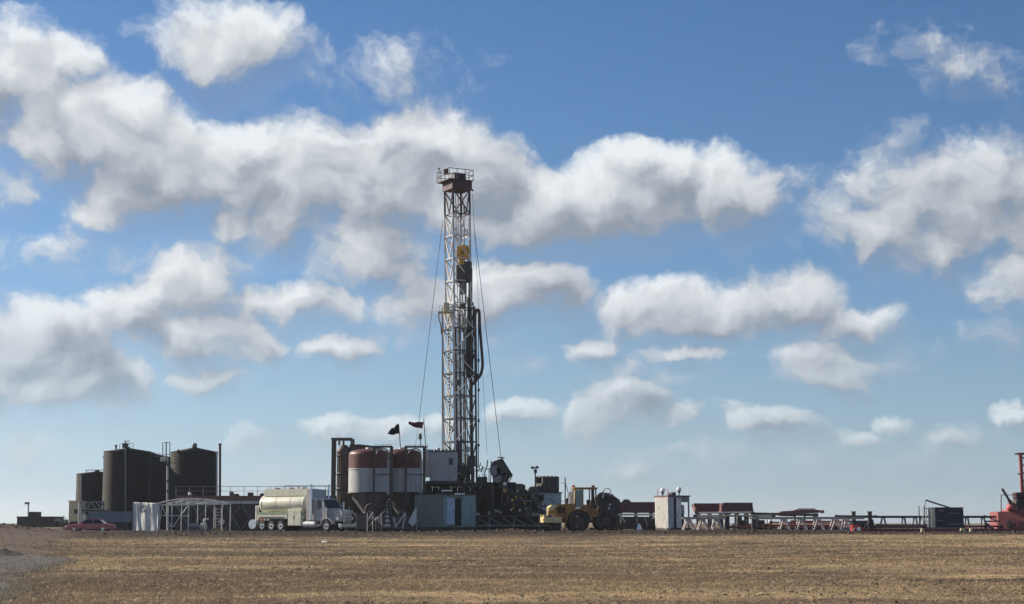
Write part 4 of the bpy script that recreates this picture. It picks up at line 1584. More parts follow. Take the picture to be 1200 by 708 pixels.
for (px_, py, r_) in ((452.5, 617, .27), (455.5, 617, .27), (454, 611.5, .26), (453.6, 606, .22), (454.2, 587.5, .3)):
    if py < 590:
        continue
    p = at(px_, py, 170.4)
    MB().ball((p.x, p.y, p.z + .05), r_, 8, .75).build('sack', 'pale_steel', t)

# ---- flags and lamp over the silos
def flag(pole_px0, pole_py0, pole_px1, pole_py1, Y, poly, m, label, name='flag'):
    p0, p1 = at(pole_px0, pole_py0, Y), at(pole_px1, pole_py1, Y)
    t = thing(name, label, 'flag', p0)
    rod('pole', p0, p1, .045, 'dark_steel', t)
    nu, nv = 14, 8
    A, B, C, Dd = [at(x, y, Y) for x, y in poly]     # pole-top, tip-top, tip-bottom, pole-bottom
    vs, fs = [], []
    for j in range(nv + 1):
        for i in range(nu + 1):
            u, v = i / nu, j / nv
            p = A.lerp(B, u).lerp(Dd.lerp(C, u), v)
            vs.append((p.x, p.y + .34 * u * math.sin(u * 10 + v * 2.0), p.z + .05 * math.sin(u * 7 + v)))
    for j in range(nv):
        for i in range(nu):
            k = j * (nu + 1) + i
            fs.append((k, k + 1, k + nu + 2, k + nu + 1))
    o = MB().add(vs, fs, True).build('cloth', m, t)
    s_ = o.modifiers.new('thickness', 'SOLIDIFY')
    s_.thickness = .02


flag(469.4, 527, 467.3, 497, 175, [(467, 496.5), (459.5, 502), (454, 509.5), (467.6, 508.8)], 'flag_black', 'black flag blown to the left over the silos')
flag(499, 525, 496.5, 491.5, 175, [(496.3, 495), (479.5, 494.2), (478.8, 497.8), (494.8, 503.2)], 'flag_red', 'dark red pennant flag blown left, right above the silos')
t = thing('beacon_lamp', 'dark capsule beacon on a short pole between flag and silo', 'lamp', at(493, 525, 174.6))
rod('pole', at(493.2, 525, 174.6), at(492.8, 514, 174.6), .05, 'dark_steel', t)
p0, p1 = at(492.6, 515, 174.6), at(491.8, 508, 174.6)
MB().tube([p0, p0.lerp(p1, .1), p0.lerp(p1, .9), p1], [.12, .2, .2, .1], 12).build('lamp_body', 'house_teal', t)

# ================================================================== drilling rig
YR = 182
q = gp(540, YR)
rig = thing('drilling_rig', 'tall drilling rig with white lattice mast and maroon crown', 'drilling rig', (q.x, YR, q.z))
TH = R(29)


# the section is turned so that a narrow lit face shows on the left, a wide one on the right
def corner(i, py, w):
    s = ((-1, -1), (1, -1), (1, 1), (-1, 1))[i % 4]
    tcen = (py - 224) / (560 - 224)
    c = at(535.7 + 3.9 * tcen, py, YR)
    x, y = s[0] * w / 2, s[1] * w / 2
    ct, st = math.cos(TH), math.sin(TH)
    return Vector((c.x + x * ct - y * st, c.y + x * st + y * ct, c.z))


WU, WL = 2.05, 2.62
# upper section
rows = [224, 252, 277.5, 304, 330, 356, 382]
for i in range(4):
    bar('mast_leg', corner(i, 224, WU), corner(i, 252, WU), .2, 'mast_maroon', rig)
    bar('mast_leg', corner(i, 252, WU), corner(i, 384, WU), .2, 'mast_white', rig)
for k in range(len(rows) - 1):
    y0, y1 = rows[k], rows[k + 1]
    m_ = 'mast_maroon' if k == 0 else 'mast_white'
    for i in range(4):
        j = i + 1
        bar('girt', corner(i, y1, WU), corner(j, y1, WU), .10, m_, rig)
        if i == 0:
            bar('brace', corner(i, y0, WU), corner(j, y1, WU), .11, m_, rig)
            if k == 0:
                bar('brace', corner(i, y1, WU).lerp(corner(j, y1, WU), .02), corner(j, y0, WU), .11, m_, rig)
        elif i == 3 or i == 1:
            mid = corner(i, (y0 + y1) / 2, WU).lerp(corner(j, (y0 + y1) / 2, WU), .0)
            a_, b_ = corner(i, y0, WU), corner(j, y0, WU)
            c_ = corner(i, y1, WU).lerp(corner(j, y1, WU), .5)
            bar('brace', a_, c_, .11, m_, rig)
            bar('brace', b_, c_, .11, m_, rig)
        else:
            bar('brace', corner(j, y0, WU), corner(i, y1, WU), .11, m_, rig)
# lower, wider section
rows = [362, 386, 412, 438, 464.5, 491, 518, 546]
for i in range(4):
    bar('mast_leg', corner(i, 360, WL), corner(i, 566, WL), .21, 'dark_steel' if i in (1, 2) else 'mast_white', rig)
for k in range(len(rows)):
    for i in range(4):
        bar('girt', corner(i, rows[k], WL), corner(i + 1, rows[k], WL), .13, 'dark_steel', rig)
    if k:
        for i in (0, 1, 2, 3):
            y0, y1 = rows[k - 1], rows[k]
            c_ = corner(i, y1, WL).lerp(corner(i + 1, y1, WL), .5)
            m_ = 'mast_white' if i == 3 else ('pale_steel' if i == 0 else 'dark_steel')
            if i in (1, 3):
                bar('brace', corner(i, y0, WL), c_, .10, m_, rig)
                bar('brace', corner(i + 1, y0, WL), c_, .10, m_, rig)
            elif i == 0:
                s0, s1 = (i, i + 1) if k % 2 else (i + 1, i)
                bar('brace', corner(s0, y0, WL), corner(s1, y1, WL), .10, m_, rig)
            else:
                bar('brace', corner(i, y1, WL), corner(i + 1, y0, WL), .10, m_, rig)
# hydraulic ram and lines running up inside the mast
cen = lambda py, du=0.0, dv=0.0: (corner(0, py, WL).lerp(corner(1, py, WL), .5 + du)).lerp(corner(3, py, WL).lerp(corner(2, py, WL), .5 + du), .5 + dv)
rod('hydraulic_ram', cen(560, .0, .3), cen(384, .0, .3), .13, 'dark_steel', rig, 10)
rod('standpipe', cen(556, .42, -.2), cen(305, .42, -.2), .11, 'dark_steel', rig, 10)
rod('standpipe', cen(556, .55, .1), cen(338, .55, .1), .09, 'dark_steel', rig, 10)
rod('drill_line', cen(470, .05), cen(224, .05), .035, 'wire', rig, 6)
rod('drill_line', cen(290, -.08), cen(224, -.08), .035, 'wire', rig, 6)
rod('drill_line', cen(290, .14), cen(224, .14), .035, 'wire', rig, 6)
rod('guide_rail', cen(548, -.18, -.2), cen(240, -.14, -.2), .06, 'pale_steel', rig, 8)
rod('guide_rail', cen(548, .25, -.2), cen(240, .2, -.2), .06, 'grey_steel', rig, 8)
rod('drill_pipe', cen(560, .03, -.1), cen(345, .03, -.1), .07, 'grey_steel', rig, 8)
rod('cable_tray', at(518.2, 545, YR - .9), at(518.2, 366, YR - .9), .05, 'dark_steel', rig, 6)
rod('cable_tray', at(560.6, 548, YR + .8), at(560.6, 372, YR + .8), .06, 'dark_steel', rig, 6)
for py in (420, 455, 491, 520):
    MB().box(at(559.4, py, YR).x, at(562, py, YR).x, YR + .6, YR + 1.0, at(560, py + 3, YR).z, at(560, py, YR).z).build('pipe_clamp', 'dark_steel', rig)
for (du, dv, p0, p1, r_) in ((-.3, .35, 556, 366, .07), (.22, .4, 556, 366, .09), (.48, .45, 556, 352, .10), (-.05, -.42, 545, 400, .05), (.36, -.45, 556, 362, .08), (-.42, .1, 550, 372, .06)):
    rod('service_line', cen(p0, du, dv), cen(p1, du, dv), r_, 'dark_steel', rig, 8)
for k, py in enumerate((372, 398, 425, 449, 476, 503, 527)):
    p = cen(py, (-.3, .3, .1, -.15, .35, -.35, .2)[k], (.1, -.3, .3, -.2, .2, .1, -.3)[k])
    MB().rbox(p.x - .22, p.x + .22, p.y - .2, p.y + .2, p.z - .3, p.z + .3, .05).build('mast_fitting', 'dark_steel' if k % 2 else 'pale_steel', rig)
# mast ladder on the left face
for dv in (.35, .65):
    rod('ladder_stile', corner(0, 545, WL).lerp(corner(3, 545, WL), dv), corner(0, 366, WL).lerp(corner(3, 366, WL), dv), .035, 'pale_steel', rig, 6)
for k in range(44):
    py = 370 + k * 4
    bar('ladder_rung', corner(0, py, WL).lerp(corner(3, py, WL), .35), corner(0, py, WL).lerp(corner(3, py, WL), .65), .04, 'pale_steel', rig)

# crown
cr = []
WC = 2.45
for i in range(4):
    cr.append(corner(i, 224, WC))
zt = at(536, 214, YR).z
m = MB().add([Vector((p.x, p.y, p.z)) for p in cr] + [Vector((p.x, p.y, zt)) for p in cr], [(3, 2, 1, 0), (4, 5, 6, 7), (0, 1, 5, 4), (1, 2, 6, 5), (2, 3, 7, 6), (3, 0, 4, 7)])
crown = m.build('crown_frame', 'mast_maroon', rig)
WP = 3.0
pl = [corner(i, 214, WP) for i in range(4)]
dx = at(533.3, 214, YR).x - at(536, 214, YR).x
pl = [p + Vector((dx * .9, 0, 0)) for p in pl]
m = MB().add([p + Vector((0, 0, .004)) for p in pl] + [p + Vector((0, 0, .12)) for p in pl], [(3, 2, 1, 0), (4, 5, 6, 7), (0, 1, 5, 4), (1, 2, 6, 5), (2, 3, 7, 6), (3, 0, 4, 7)])
m.build('crown_platform', 'mast_maroon', rig)
zh = at(536, 201, YR).z - at(536, 214, YR).z
for i in range(4):
    a_, b_ = pl[i], pl[(i + 1) % 4]
    for k in range(3):
        p = a_.lerp(b_, k / 3)
        rod('rail_post', p + Vector((0, 0, .1)), p + Vector((0, 0, zh)), .04, 'mast_maroon', rig, 6)
    for f_ in (1.0, .52):
        rod('crown_rail', a_ + Vector((0, 0, zh * f_)), b_ + Vector((0, 0, zh * f_)), .038, 'mast_maroon', rig, 6)
ctop = (pl[0] + pl[2]) / 2
for k, du in enumerate((-.45, -.15, .15, .45, .75)):
    ax_ = Vector((math.cos(TH), math.sin(TH), 0))
    c = Vector((ctop.x + .25, ctop.y, zt + .62)) + ax_ * du
    MB().tube([c - ax_ * .09, c + ax_ * .09], .52, 18).build('crown_sheave', 'dark_steel', rig)
p = at(524, 209, YR - .6)
MB().rbox(at(520, 208, YR).x, at(525.5, 208, YR).x, YR - .9, YR - .3, at(522, 205.8, YR).z, at(522, 199.8, YR).z, .04).build('air_winch_box', 'mast_maroon', rig)
MB().ball(at(553.6, 223, YR), .13, 8).build('crown_pulley', 'dark_steel', rig)
rod('beacon_post', at(514.4, 214, YR - .2), at(514.4, 198.5, YR - .2), .04, 'mast_maroon', rig, 6)
MB().ball(at(514.4, 197.8, YR - .2), .12, 6).build('beacon', 'dark_steel', rig)

# monkey board
a_, b_ = at(513.5, 366, YR - 1.4), at(532, 366, YR - 1.4)
MB().box(a_.x, b_.x, YR - 2.2, YR - .9, a_.z - .1, a_.z).build('derrick_board', 'cream', rig)
for px_ in (514.6, 519, 524, 531):
    rod('board_post', at(px_, 366, YR - 2.1), at(px_, 358.5, YR - 2.1), .03, 'pale_steel', rig, 6)
rod('board_rail', at(514.6, 358.5, YR - 2.1), at(531, 358.5, YR - 2.1), .03, 'pale_steel', rig, 6)
MB().rbox(at(520.5, 360, YR).x, at(527, 360, YR).x, YR - 2.0, YR - 1.2, a_.z + .004, at(522, 357.2, YR).z, .05).build('board_shelter', 'cream', rig)
MB().tube([at(514.2, 366, YR - 1.5), at(514.4, 374, YR - 1.5), at(516.5, 380, YR - 1.4), at(517.5, 392, YR - 1.2)], .06, 8).build('board_knee', 'dark_steel', rig)

# travelling block and top drive
tdY = YR - .15
MB().prism([(at(534, 0 + 290, tdY).x, at(534, 299, tdY).z), (at(536, 290, tdY).x, at(534, 290, tdY).z), (at(540, 288, tdY).x, at(534, 287.5, tdY).z),
            (at(548, 289, tdY).x, at(534, 288.5, tdY).z), (at(550.5, 293, tdY).x, at(534, 293, tdY).z), (at(549, 303, tdY).x, at(534, 303, tdY).z), (at(538, 305, tdY).x, at(534, 305.5, tdY).z)],
           tdY - .45, tdY + .45).build('travelling_block', 'top_yellow', rig)
for px_ in (538, 545.5):
    MB().disc(at(px_, 295.5, tdY), .34, 1.0, 16).build('block_sheave', 'top_yellow', rig)
MB().disc(at(541.7, 297, tdY), .14, 1.1, 12).build('block_pin', 'dark_steel', rig)
MB().rbox(at(537.2, 306, tdY).x, at(545, 306, tdY).x, tdY - .5, tdY + .4, at(540, 318, tdY).z, at(540, 306, tdY).z, .08).build('hook_body', 'top_yellow', rig)
MB().rbox(at(534.2, 318, tdY).x, at(552.5, 318, tdY).x, tdY - .65, tdY + .6, at(540, 331, tdY).z, at(540, 313, tdY).z + .2, .12).build('top_drive', 'dark_steel', rig)
MB().rbox(at(544.5, 306, tdY).x, at(553, 306, tdY).x, tdY - .55, tdY + .5, at(540, 316.5, tdY).z, at(540, 307, tdY).z, .1).build('top_drive_motor', 'dark_steel', rig)
MB().tube([at(542.3, 331, tdY), at(542.3, 345, tdY)], [.38, .34], 14).build('quill', 'grey_steel', rig)
for px_ in (538.6, 546.4):
    MB().tube([at(px_, 331, tdY - .3), at(px_ * .9 + 54.2, 358, tdY - .3)], .06, 8).build('link_arm', 'grey_steel', rig)
MB().rbox(at(539, 358, tdY).x, at(545.5, 358, tdY).x, tdY - .35, tdY + .3, at(540, 361.5, tdY).z, at(540, 357, tdY).z, .06).build('elevator', 'dark_steel', rig)
MB().rbox(at(551, 316, tdY).x, at(553.6, 316, tdY).x, tdY + .1, tdY + .5, at(551, 358, tdY).z, at(551, 314, tdY).z, .05).build('torque_track', 'dark_steel', rig)


# rotary hose loops
def smooth_path(pts, n=8):
    P_ = [Vector(p) for p in pts]
    out = []
    for i in range(len(P_) - 1):
        p0, p1, p2, p3 = P_[max(i - 1, 0)], P_[i], P_[i + 1], P_[min(i + 2, len(P_) - 1)]
        for k in range(n):
            s_ = k / n
            out.append(.5 * ((2 * p1) + (-p0 + p2) * s_ + (2 * p0 - 5 * p1 + 4 * p2 - p3) * s_ ** 2 + (-p0 + 3 * p1 - 3 * p2 + p3) * s_ ** 3))
    out.append(P_[-1])
    return out


hy = YR - .5
MB().tube(smooth_path([at(x, y, hy) for x, y in ((549.5, 350), (549, 372), (547.6, 400), (546.8, 428), (549.5, 443), (554, 449.5), (558, 446), (558.6, 438))]), .16, 8).build('rotary_hose', 'hose', rig)
MB().tube(smooth_path([at(x, y, hy + .25) for x, y in ((557.6, 440), (557.3, 410), (556.6, 375), (557.6, 366), (559.5, 363.2), (561.5, 366), (562.4, 385), (564.4, 410), (565.4, 428), (563.5, 438), (559.5, 443.5), (554.5, 440), (550.2, 430), (548.6, 412), (550, 380))]), .16, 8).build('rotary_hose', 'hose', rig)
MB().box(at(553.6, 356, hy).x, at(555, 356, hy).x, hy + .2, hy + .4, at(553, 440, hy).z, at(553, 354, hy).z).build('hose_guide', 'dark_steel', rig)

# guy lines
for (x0, y0, x1, y1, ya, r_) in ((518.8, 258, 490.5, 497, YR - 2, .030), (555.2, 262, 587.5, 540, YR - 1, .034), (553.6, 228, 570.8, 532, YR + 1.5, .018), (490.5, 497, 486, 527, YR - 2.2, .022)):
    rod('guy_line', at(x0, y0, YR), at(x1, y1, ya), r_, 'wire', rig, 5)

# rig floor and substructure
fz = at(540, 566, YR).z
a_, b_ = at(497, 566, YR), at(603, 566, YR)
y0, y1 = YR - 3.2, YR + 4.2
MB().box(a_.x, b_.x, y0, y1, fz - .35, fz).build('rig_floor', 'dark_steel', rig)
for px_ in (500, 520, 545, 572, 600):
    x = at(px_, 566, YR).x
    for yy in (y0 + .3, y1 - .3):
        MB().box(x - .2, x + .2, yy - .2, yy + .2, q.z - .05, fz - .353).build('substructure_leg', 'dark_steel', rig)
xs_ = [at(p_, 566, YR).x for p_ in (500, 520, 545, 572, 600)]
for k in range(4):
    for yy in (y0 + .3, y1 - .3):
        bar('substructure_brace', (xs_[k] + .2, yy, q.z + .2), (xs_[k + 1] - .2, yy, fz - .5), .2, 'dark_steel', rig)
        bar('substructure_brace', (xs_[k] + .2, yy + .22, fz - .5), (xs_[k + 1] - .2, yy + .22, q.z + .2), .2, 'dark_steel', rig)
        MB().box(xs_[k], xs_[k + 1], yy - .13, yy + .13, q.z + .05, q.z + .35).build('base_beam', 'dark_steel', rig)
# wind wall boards round the back of the cellar keep the daylight out
mbk = 14
for k in range(mbk):
    w0 = a_.x + (b_.x - a_.x) * k / mbk
    w1 = a_.x + (b_.x - a_.x) * (k + 1) / mbk
    MB().box(w0 + .01, w1 - .01, y1 - .05 + .02 * (k % 2), y1 + .02 + .02 * (k % 2), q.z, fz - .36).build('wind_wall_panel', 'dark_steel', rig)
for (p0, py0, p1, py1, yy, m_) in ((534, 545, 551, 566, y0 + 1.2, 'dark_steel'), (552, 548, 556, 566, y0 + .8, 'dark_steel'), (558, 559, 571, 566, y0 + .5, 'dark_steel'),
                                  (547, 534, 557, 547, YR - .5, 'dark_steel'), (524, 547, 533, 560, YR + .8, 'grey_steel'), (536, 518, 541, 545, YR - 1.3, 'dark_steel')):
    u0, u1 = at(p0, py0, yy), at(p1, py1, yy)
    MB().rbox(u0.x, u1.x, yy - .5, yy + .5, u1.z, u0.z, .06).build('floor_machinery', m_, rig)
for k, (px_, py_) in enumerate(((562, 556), (566, 554), (569.5, 557), (573, 550))):
    p = at(px_, py_, y0 + .6)
    rod('rail_post', Vector((p.x, p.y, fz)), p, .04, 'grey_steel', rig, 6)
MB().tube(smooth_path([at(569, 566, y0 + .4), at(568, 555, y0 + .4), at(570.5, 547, y0 + .4), at(571.5, 539, y0 + .4)]), .06, 8).build('gooseneck_hose', 'dark_steel', rig)
for (px_, py_, s_) in ((559.5, 603, .28), (564, 606, .22), (575, 601, .32), (581, 599, .34), (586, 600.5, .26), (560, 612, .2)):
    p = at(px_, py_, y0 - .2)
    MB().rbox(p.x - s_, p.x + s_, p.y - .2, p.y + .2, p.z - s_ * .6, p.z + s_ * .6, .06).build('valve_body', 'pale_steel', rig)
    rod('valve_stem', (p.x, p.y, q.z), (p.x, p.y, p.z - s_ * .6), .06, 'grey_steel', rig, 6)

for k in range(40):
    p0 = at(random.uniform(522, 580), random.uniform(546, 578), y0 - .15 + random.uniform(0, .8))
    p1 = p0 + Vector((random.uniform(-1.1, 1.1), 0, random.uniform(-1.3, .9)))
    MB().tube(smooth_path([p0, p0.lerp(p1, .5) + Vector((random.uniform(-.4, .4), -.1, random.uniform(-.3, .3))), p1], 5), random.uniform(.03, .065), 6).build('floor_hose', random.choice(['grey_steel', 'dark_steel', 'hose', 'pale_steel']), rig)

# ---- driller's cabin (dog house) on the rig floor
Y = YR - 4.6
t = thing('dog_house', 'blue-grey cabin high on the rig floor left of the mast', 'cabin', (at(518, 566, Y).x, Y, at(518, 566, Y).z))
a_, b_ = at(504, 529.5, Y), at(535.3, 563.5, Y)
MB().box(a_.x, b_.x, Y, Y + 2.6, b_.z, a_.z).build('wall', 'house_blue', t)
nrib = 12
for k in range(nrib + 1):
    x = a_.x + (b_.x - a_.x) * k / nrib
    MB().box(x - .03, x + .03, Y - .03, Y - .002, b_.z + .02, a_.z - .02).build('wall_rib', 'house_blue', t)
MB().box(a_.x - .1, b_.x + .1, Y - .1, Y + 2.7, a_.z + .003, a_.z + .12).build('roof', 'dark_steel', t)
w0, w1 = at(526, 537, Y), at(531, 545, Y)
f = MB().box(w0.x, w1.x, Y - .05, Y - .032, w1.z, w0.z).build('window', 'glass_dark', t)
MB().box(w0.x - .05, w1.x + .05, Y - .07, Y - .052, w1.z - .08, w1.z - .01).build('sill', 'house_blue', f)
c0, c1 = at(498.2, 526.5, Y), at(503.6, 559, Y)
MB().box(c0.x, c1.x, Y + .2, Y + 2.4, c1.z, c0.z).build('annex', 'pale_steel', t)
MB().box(a_.x - .4, b_.x + .3, Y - .2, Y + 2.8, b_.z - .35, b_.z - .003).build('support_deck', 'dark_steel', t)
for px_ in (501, 520, 534):
    x = at(px_, 566, Y).x
    MB().box(x - .12, x + .12, Y + 2.3, Y + 2.55, gp(px_, Y).z, b_.z - .353).build('support_leg', 'dark_steel', t)
for px_ in (499.5, 513):
    p = at(px_, 526.3 if px_ > 505 else 523.5, Y + .4)
    tl = thing('roof_lamp', 'round white lamp on the dog house ' + ('roof' if px_ > 505 else 'annex'), 'lamp', p)
    MB().ball(p, .2, 8).build('lens', 'lamp_white', tl)
    rod('stem', p - Vector((0, 0, .55 if px_ < 505 else .42)), p - Vector((0, 0, .15)), .05, 'dark_steel', tl, 6)
for k in range(7):
    p = at(506 + k * 4.2, 529.3, Y)
    MB().box(p.x - .1, p.x + .1, Y + .5, Y + .8, p.z + .12, p.z + .25 + .08 * (k % 3)).build('roof_fitting', 'dark_steel', t)

# ---- teal container under the dog house
Y = 172.5
t = thing('teal_container', 'dark teal container house with pale blue door below the dog house', 'container', gp(522, Y))
q2 = gp(522, Y)
a_, b_ = at(486.5, 580, Y), at(557.3, 618, Y)
MB().box(a_.x, b_.x, Y, Y + 2.5, b_.z, a_.z).build('wall', 'house_teal', t)
nrib = 26
for k in range(nrib + 1):
    x = a_.x + (b_.x - a_.x) * k / nrib
    px_ = 486.5 + (557.3 - 486.5) * k / nrib
    if 522 < px_ < 542:
        continue
    MB().box(x - .045, x + .045, Y - .04, Y - .002, b_.z + .1, a_.z - .1).build('wall_rib', 'house_teal' if px_ < 520 or px_ > 556 else 'teal_light', t)
for (p0, p1) in ((519.8, 523.4), (541, 557)):
    u0, u1 = at(p0, 582, Y), at(p1, 616.5, Y)
    MB().box(u0.x, u1.x, Y - .025, Y - .003, u1.z, u0.z).build('wall_panel', 'teal_light', t)
u0, u1 = at(533.2, 584, Y), at(540.5, 616, Y)
MB().box(u0.x, u1.x, Y - .02, Y - .002, u1.z, u0.z).build('doorway', 'dark_cavity', t)
u0, u1 = at(523.8, 583.5, Y), at(532.8, 615, Y)
d_ = MB().box(u0.x, u1.x, Y - .09, Y - .03, u1.z, u0.z).build('door', 'door_blue', t)
MB().box(u1.x - .2, u1.x - .08, Y - .14, Y - .093, (u0.z + u1.z) / 2 - .12, (u0.z + u1.z) / 2 + .05).build('handle', 'dark_steel', d_)
MB().box(u0.x + .2, u1.x - .2, Y - .11, Y - .093, u0.z - .9, u0.z - .3).build('door_panel', 'door_blue', d_)
MB().box(a_.x - .05, b_.x + .05, Y - .06, Y + 2.56, a_.z + .003, a_.z + .12).build('roof_edge', 'dark_steel', t)
MB().box(a_.x - .05, b_.x + .05, Y + .1, Y + 2.4, q2.z - .05, b_.z - .003).build('skid', 'dark_steel', t)
for (p0, p1, py) in ((517.5, 530, 575.3), (532.5, 545, 579.2)):
    u0, u1 = at(p0, py, Y), at(p1, py, Y)
    tl = thing('strip_lamp', 'pale strip lamp over the container ' + ('door' if p0 < 525 else 'doorway, lower of the two'), 'lamp', u0)
    MB().box(u0.x, u1.x, Y - .25, Y - .05, u0.z - .04, u0.z + .08).build('tube', 'lamp_white', tl)
    MB().box(u0.x, u1.x, Y - .048, Y + .1, u0.z - .06, u0.z + .10).build('fixture', 'grey_steel', tl)
    zz = u0.z - .06
    if zz > a_.z + .15:
        for xx in (u0.x + .1, u1.x - .1):
            MB().box(xx - .03, xx + .03, Y - .03, Y + .05, a_.z + .122, zz).build('bracket', 'grey_steel', tl)

# ---- hooded drawworks, right of the mast
Y = 177
t = thing('drawworks', 'dark hooded drawworks leaning over the ramp right of the mast', 'drawworks', (at(588, 566, Y).x, Y, at(588, 566, Y).z))
P2 = lambda lst: [(at(x, y, Y).x, at(x, y, Y).z) for x, y in lst]
MB().prism(P2([(575.5, 548), (577, 541.5), (584, 538.5), (588, 537.5), (600, 557), (596.5, 560.5), (595, 567), (578, 566)]), Y, Y + 2.2).build('hood', 'dark_steel', t)
for k, (px_, py_, r_) in enumerate(((580.5, 552, .62), (588.5, 551, .6), (583, 561, .45), (592.5, 559, .42))):
    MB().disc(at(px_, py_, Y - .1), r_, .35, 20).build('drum_end', 'dark_steel' if k % 2 else 'grey_steel', t)
for (x0, y0_, x1, y1_) in ((588, 537, 600.5, 557), (576, 540, 574.5, 566), (579.5, 540, 578, 566), (600.5, 557, 596, 566), (583, 536.5, 590, 536)):
    bar('guard_bar', at(x0, y0_, Y - .15), at(x1, y1_, Y - .15), .1, 'dark_steel', t)
rod('lever', at(587, 538, Y), at(592, 536.2, Y), .04, 'grey_steel', t)
MB().ball(at(591.5, 567.5, Y - .4), .22, 8).build('work_lamp', 'lamp_white', t)
for px_ in (577, 594):
    x = at(px_, 580, Y).x
    MB().box(x - .2, x + .2, Y + .2, Y + .6, gp(px_, Y).z, at(px_, 566.5, Y).z).build('support_leg', 'dark_steel', t)
    MB().box(x - .2, x + .2, Y + 1.6, Y + 2.0, gp(px_, Y).z, at(px_, 566.5, Y).z).build('support_leg', 'dark_steel', t)

# ---- ramp from the rig floor down to the catwalk
Y = 176
t = thing('pipe_ramp', 'dark steel pipe ramp sloping from the rig floor to the catwalk', 'ramp', gp(612, Y))
zt0, zb0 = at(586, 569, Y).z, at(640, 603, Y).z
x0, x1 = at(586, 569, Y).x, at(640, 603, Y).x
npl = 9
for k in range(npl):
    u0, u1 = k / npl, (k + 1) / npl
    xa, xb = x0 + (x1 - x0) * u0, x0 + (x1 - x0) * u1 - .03
    za, zc = zt0 + (zb0 - zt0) * u0, zt0 + (zb0 - zt0) * u1
    MB().prism([(xa, za), (xb, zc), (xb, zc - .25), (xa, za - .25)], Y, Y + 1.8).build('ramp_plate', 'dark_steel', t)
for yy in (Y - .06, Y + 1.86):
    bar('side_beam', (x0, yy, zt0), (x1, yy, zb0), .12, 'dark_steel', t, .45)
    for k in range(1, 6):
        u_ = k / 6
        xx = x0 + (x1 - x0) * u_
        MB().box(xx - .09, xx + .09, yy - .09 + (.2 if yy < Y else -.2), yy + .09 + (.2 if yy < Y else -.2), gp(612, Y).z, zt0 + (zb0 - zt0) * u_ - .3).build('ramp_leg', 'dark_steel', t)
for k in range(11):
    px_ = 592 + k * 4.2
    p = at(px_, 577 + random.uniform(-6, 12), Y - .5)
    r_ = random.uniform(.25, .55)
    MB().rbox(p.x - r_, p.x + r_, p.y - .1, p.y + .7, p.z - r_, p.z + r_, .08).build('machinery_block', 'dark_steel', t)

for k in range(46):
    px_ = random.uniform(588, 640)
    lo = 572 + max(0, px_ - 600) * .25
    p0 = at(px_, random.uniform(lo, 600), Y - .75)
    kind = random.random()
    if kind < .5:
        p1 = p0 + Vector((random.uniform(-1.2, 1.2), random.uniform(-.2, .2), random.uniform(-1.0, .5)))
        MB().tube(smooth_path([p0, p0.lerp(p1, .5) + Vector((random.uniform(-.4, .4), 0, random.uniform(-.3, .3))), p1], 5), random.uniform(.03, .07), 6).build('service_pipe', random.choice(['grey_steel', 'dark_steel', 'hose', 'hose']), t)
    elif kind < .85:
        rod('rail_bar', p0, p0 + Vector((0, 0, random.uniform(-1.4, -.5))), .035, random.choice(['grey_steel', 'dark_steel']), t, 6)
    else:
        r_ = random.uniform(.07, .16)
        MB().rbox(p0.x - r_, p0.x + r_, p0.y - r_, p0.y + r_, p0.z - r_, p0.z + r_, .02).build('valve_box', random.choice(['silo_red', 'pale_steel', 'pale_steel', 'top_yellow']), t)

# ---- catwalk with framed side
Y = 171.5
t = thing('catwalk', 'long low dark catwalk with a braced side frame left of the yellow hauler', 'catwalk', gp(600, Y))
q3 = gp(600, Y)
a_, b_ = at(559, 604, Y), at(646, 604, Y)
MB().box(a_.x, b_.x, Y, Y + 2.2, a_.z - .15, a_.z).build('deck', 'dark_steel', t)
zb_ = at(600, 616, Y).z
bar('lower_chord', (a_.x, Y, zb_), (b_.x, Y, zb_), .14, 'grey_steel', t)
nb = 6
for k in range(nb + 1):
    x = a_.x + (b_.x - a_.x) * k / nb
    bar('side_post', (x, Y - .02, q3.z), (x, Y - .02, a_.z - .15), .12, 'grey_steel' if k % 2 else 'dark_steel', t)
    bar('side_post', (x, Y + 2.1, q3.z), (x, Y + 2.1, a_.z - .15), .12, 'dark_steel', t)
for k in range(nb):
    xa, xb = a_.x + (b_.x - a_.x) * k / nb + .1, a_.x + (b_.x - a_.x) * (k + 1) / nb - .1
    bar('side_brace', (xa, Y - .04, a_.z - .25), (xb, Y - .04, zb_ + .08), .09, 'grey_steel', t)
MB().box(at(624, 603, Y).x, at(638, 603, Y).x, Y - .1, Y + .3, a_.z + .003, a_.z + .10).build('pale_plank', 'pale_steel', t)
MB().box(a_.x, b_.x, Y + 2.25, Y + 2.35, q3.z, a_.z - .16).build('back_plate', 'dark_steel', t)
MB().box(at(562, 620, Y - 1).x, at(634, 620, Y - 1).x, Y - 1.6, Y - 1.2, q3.z - .1, q3.z + .12).build('ground_beam', 'grey_steel', t)

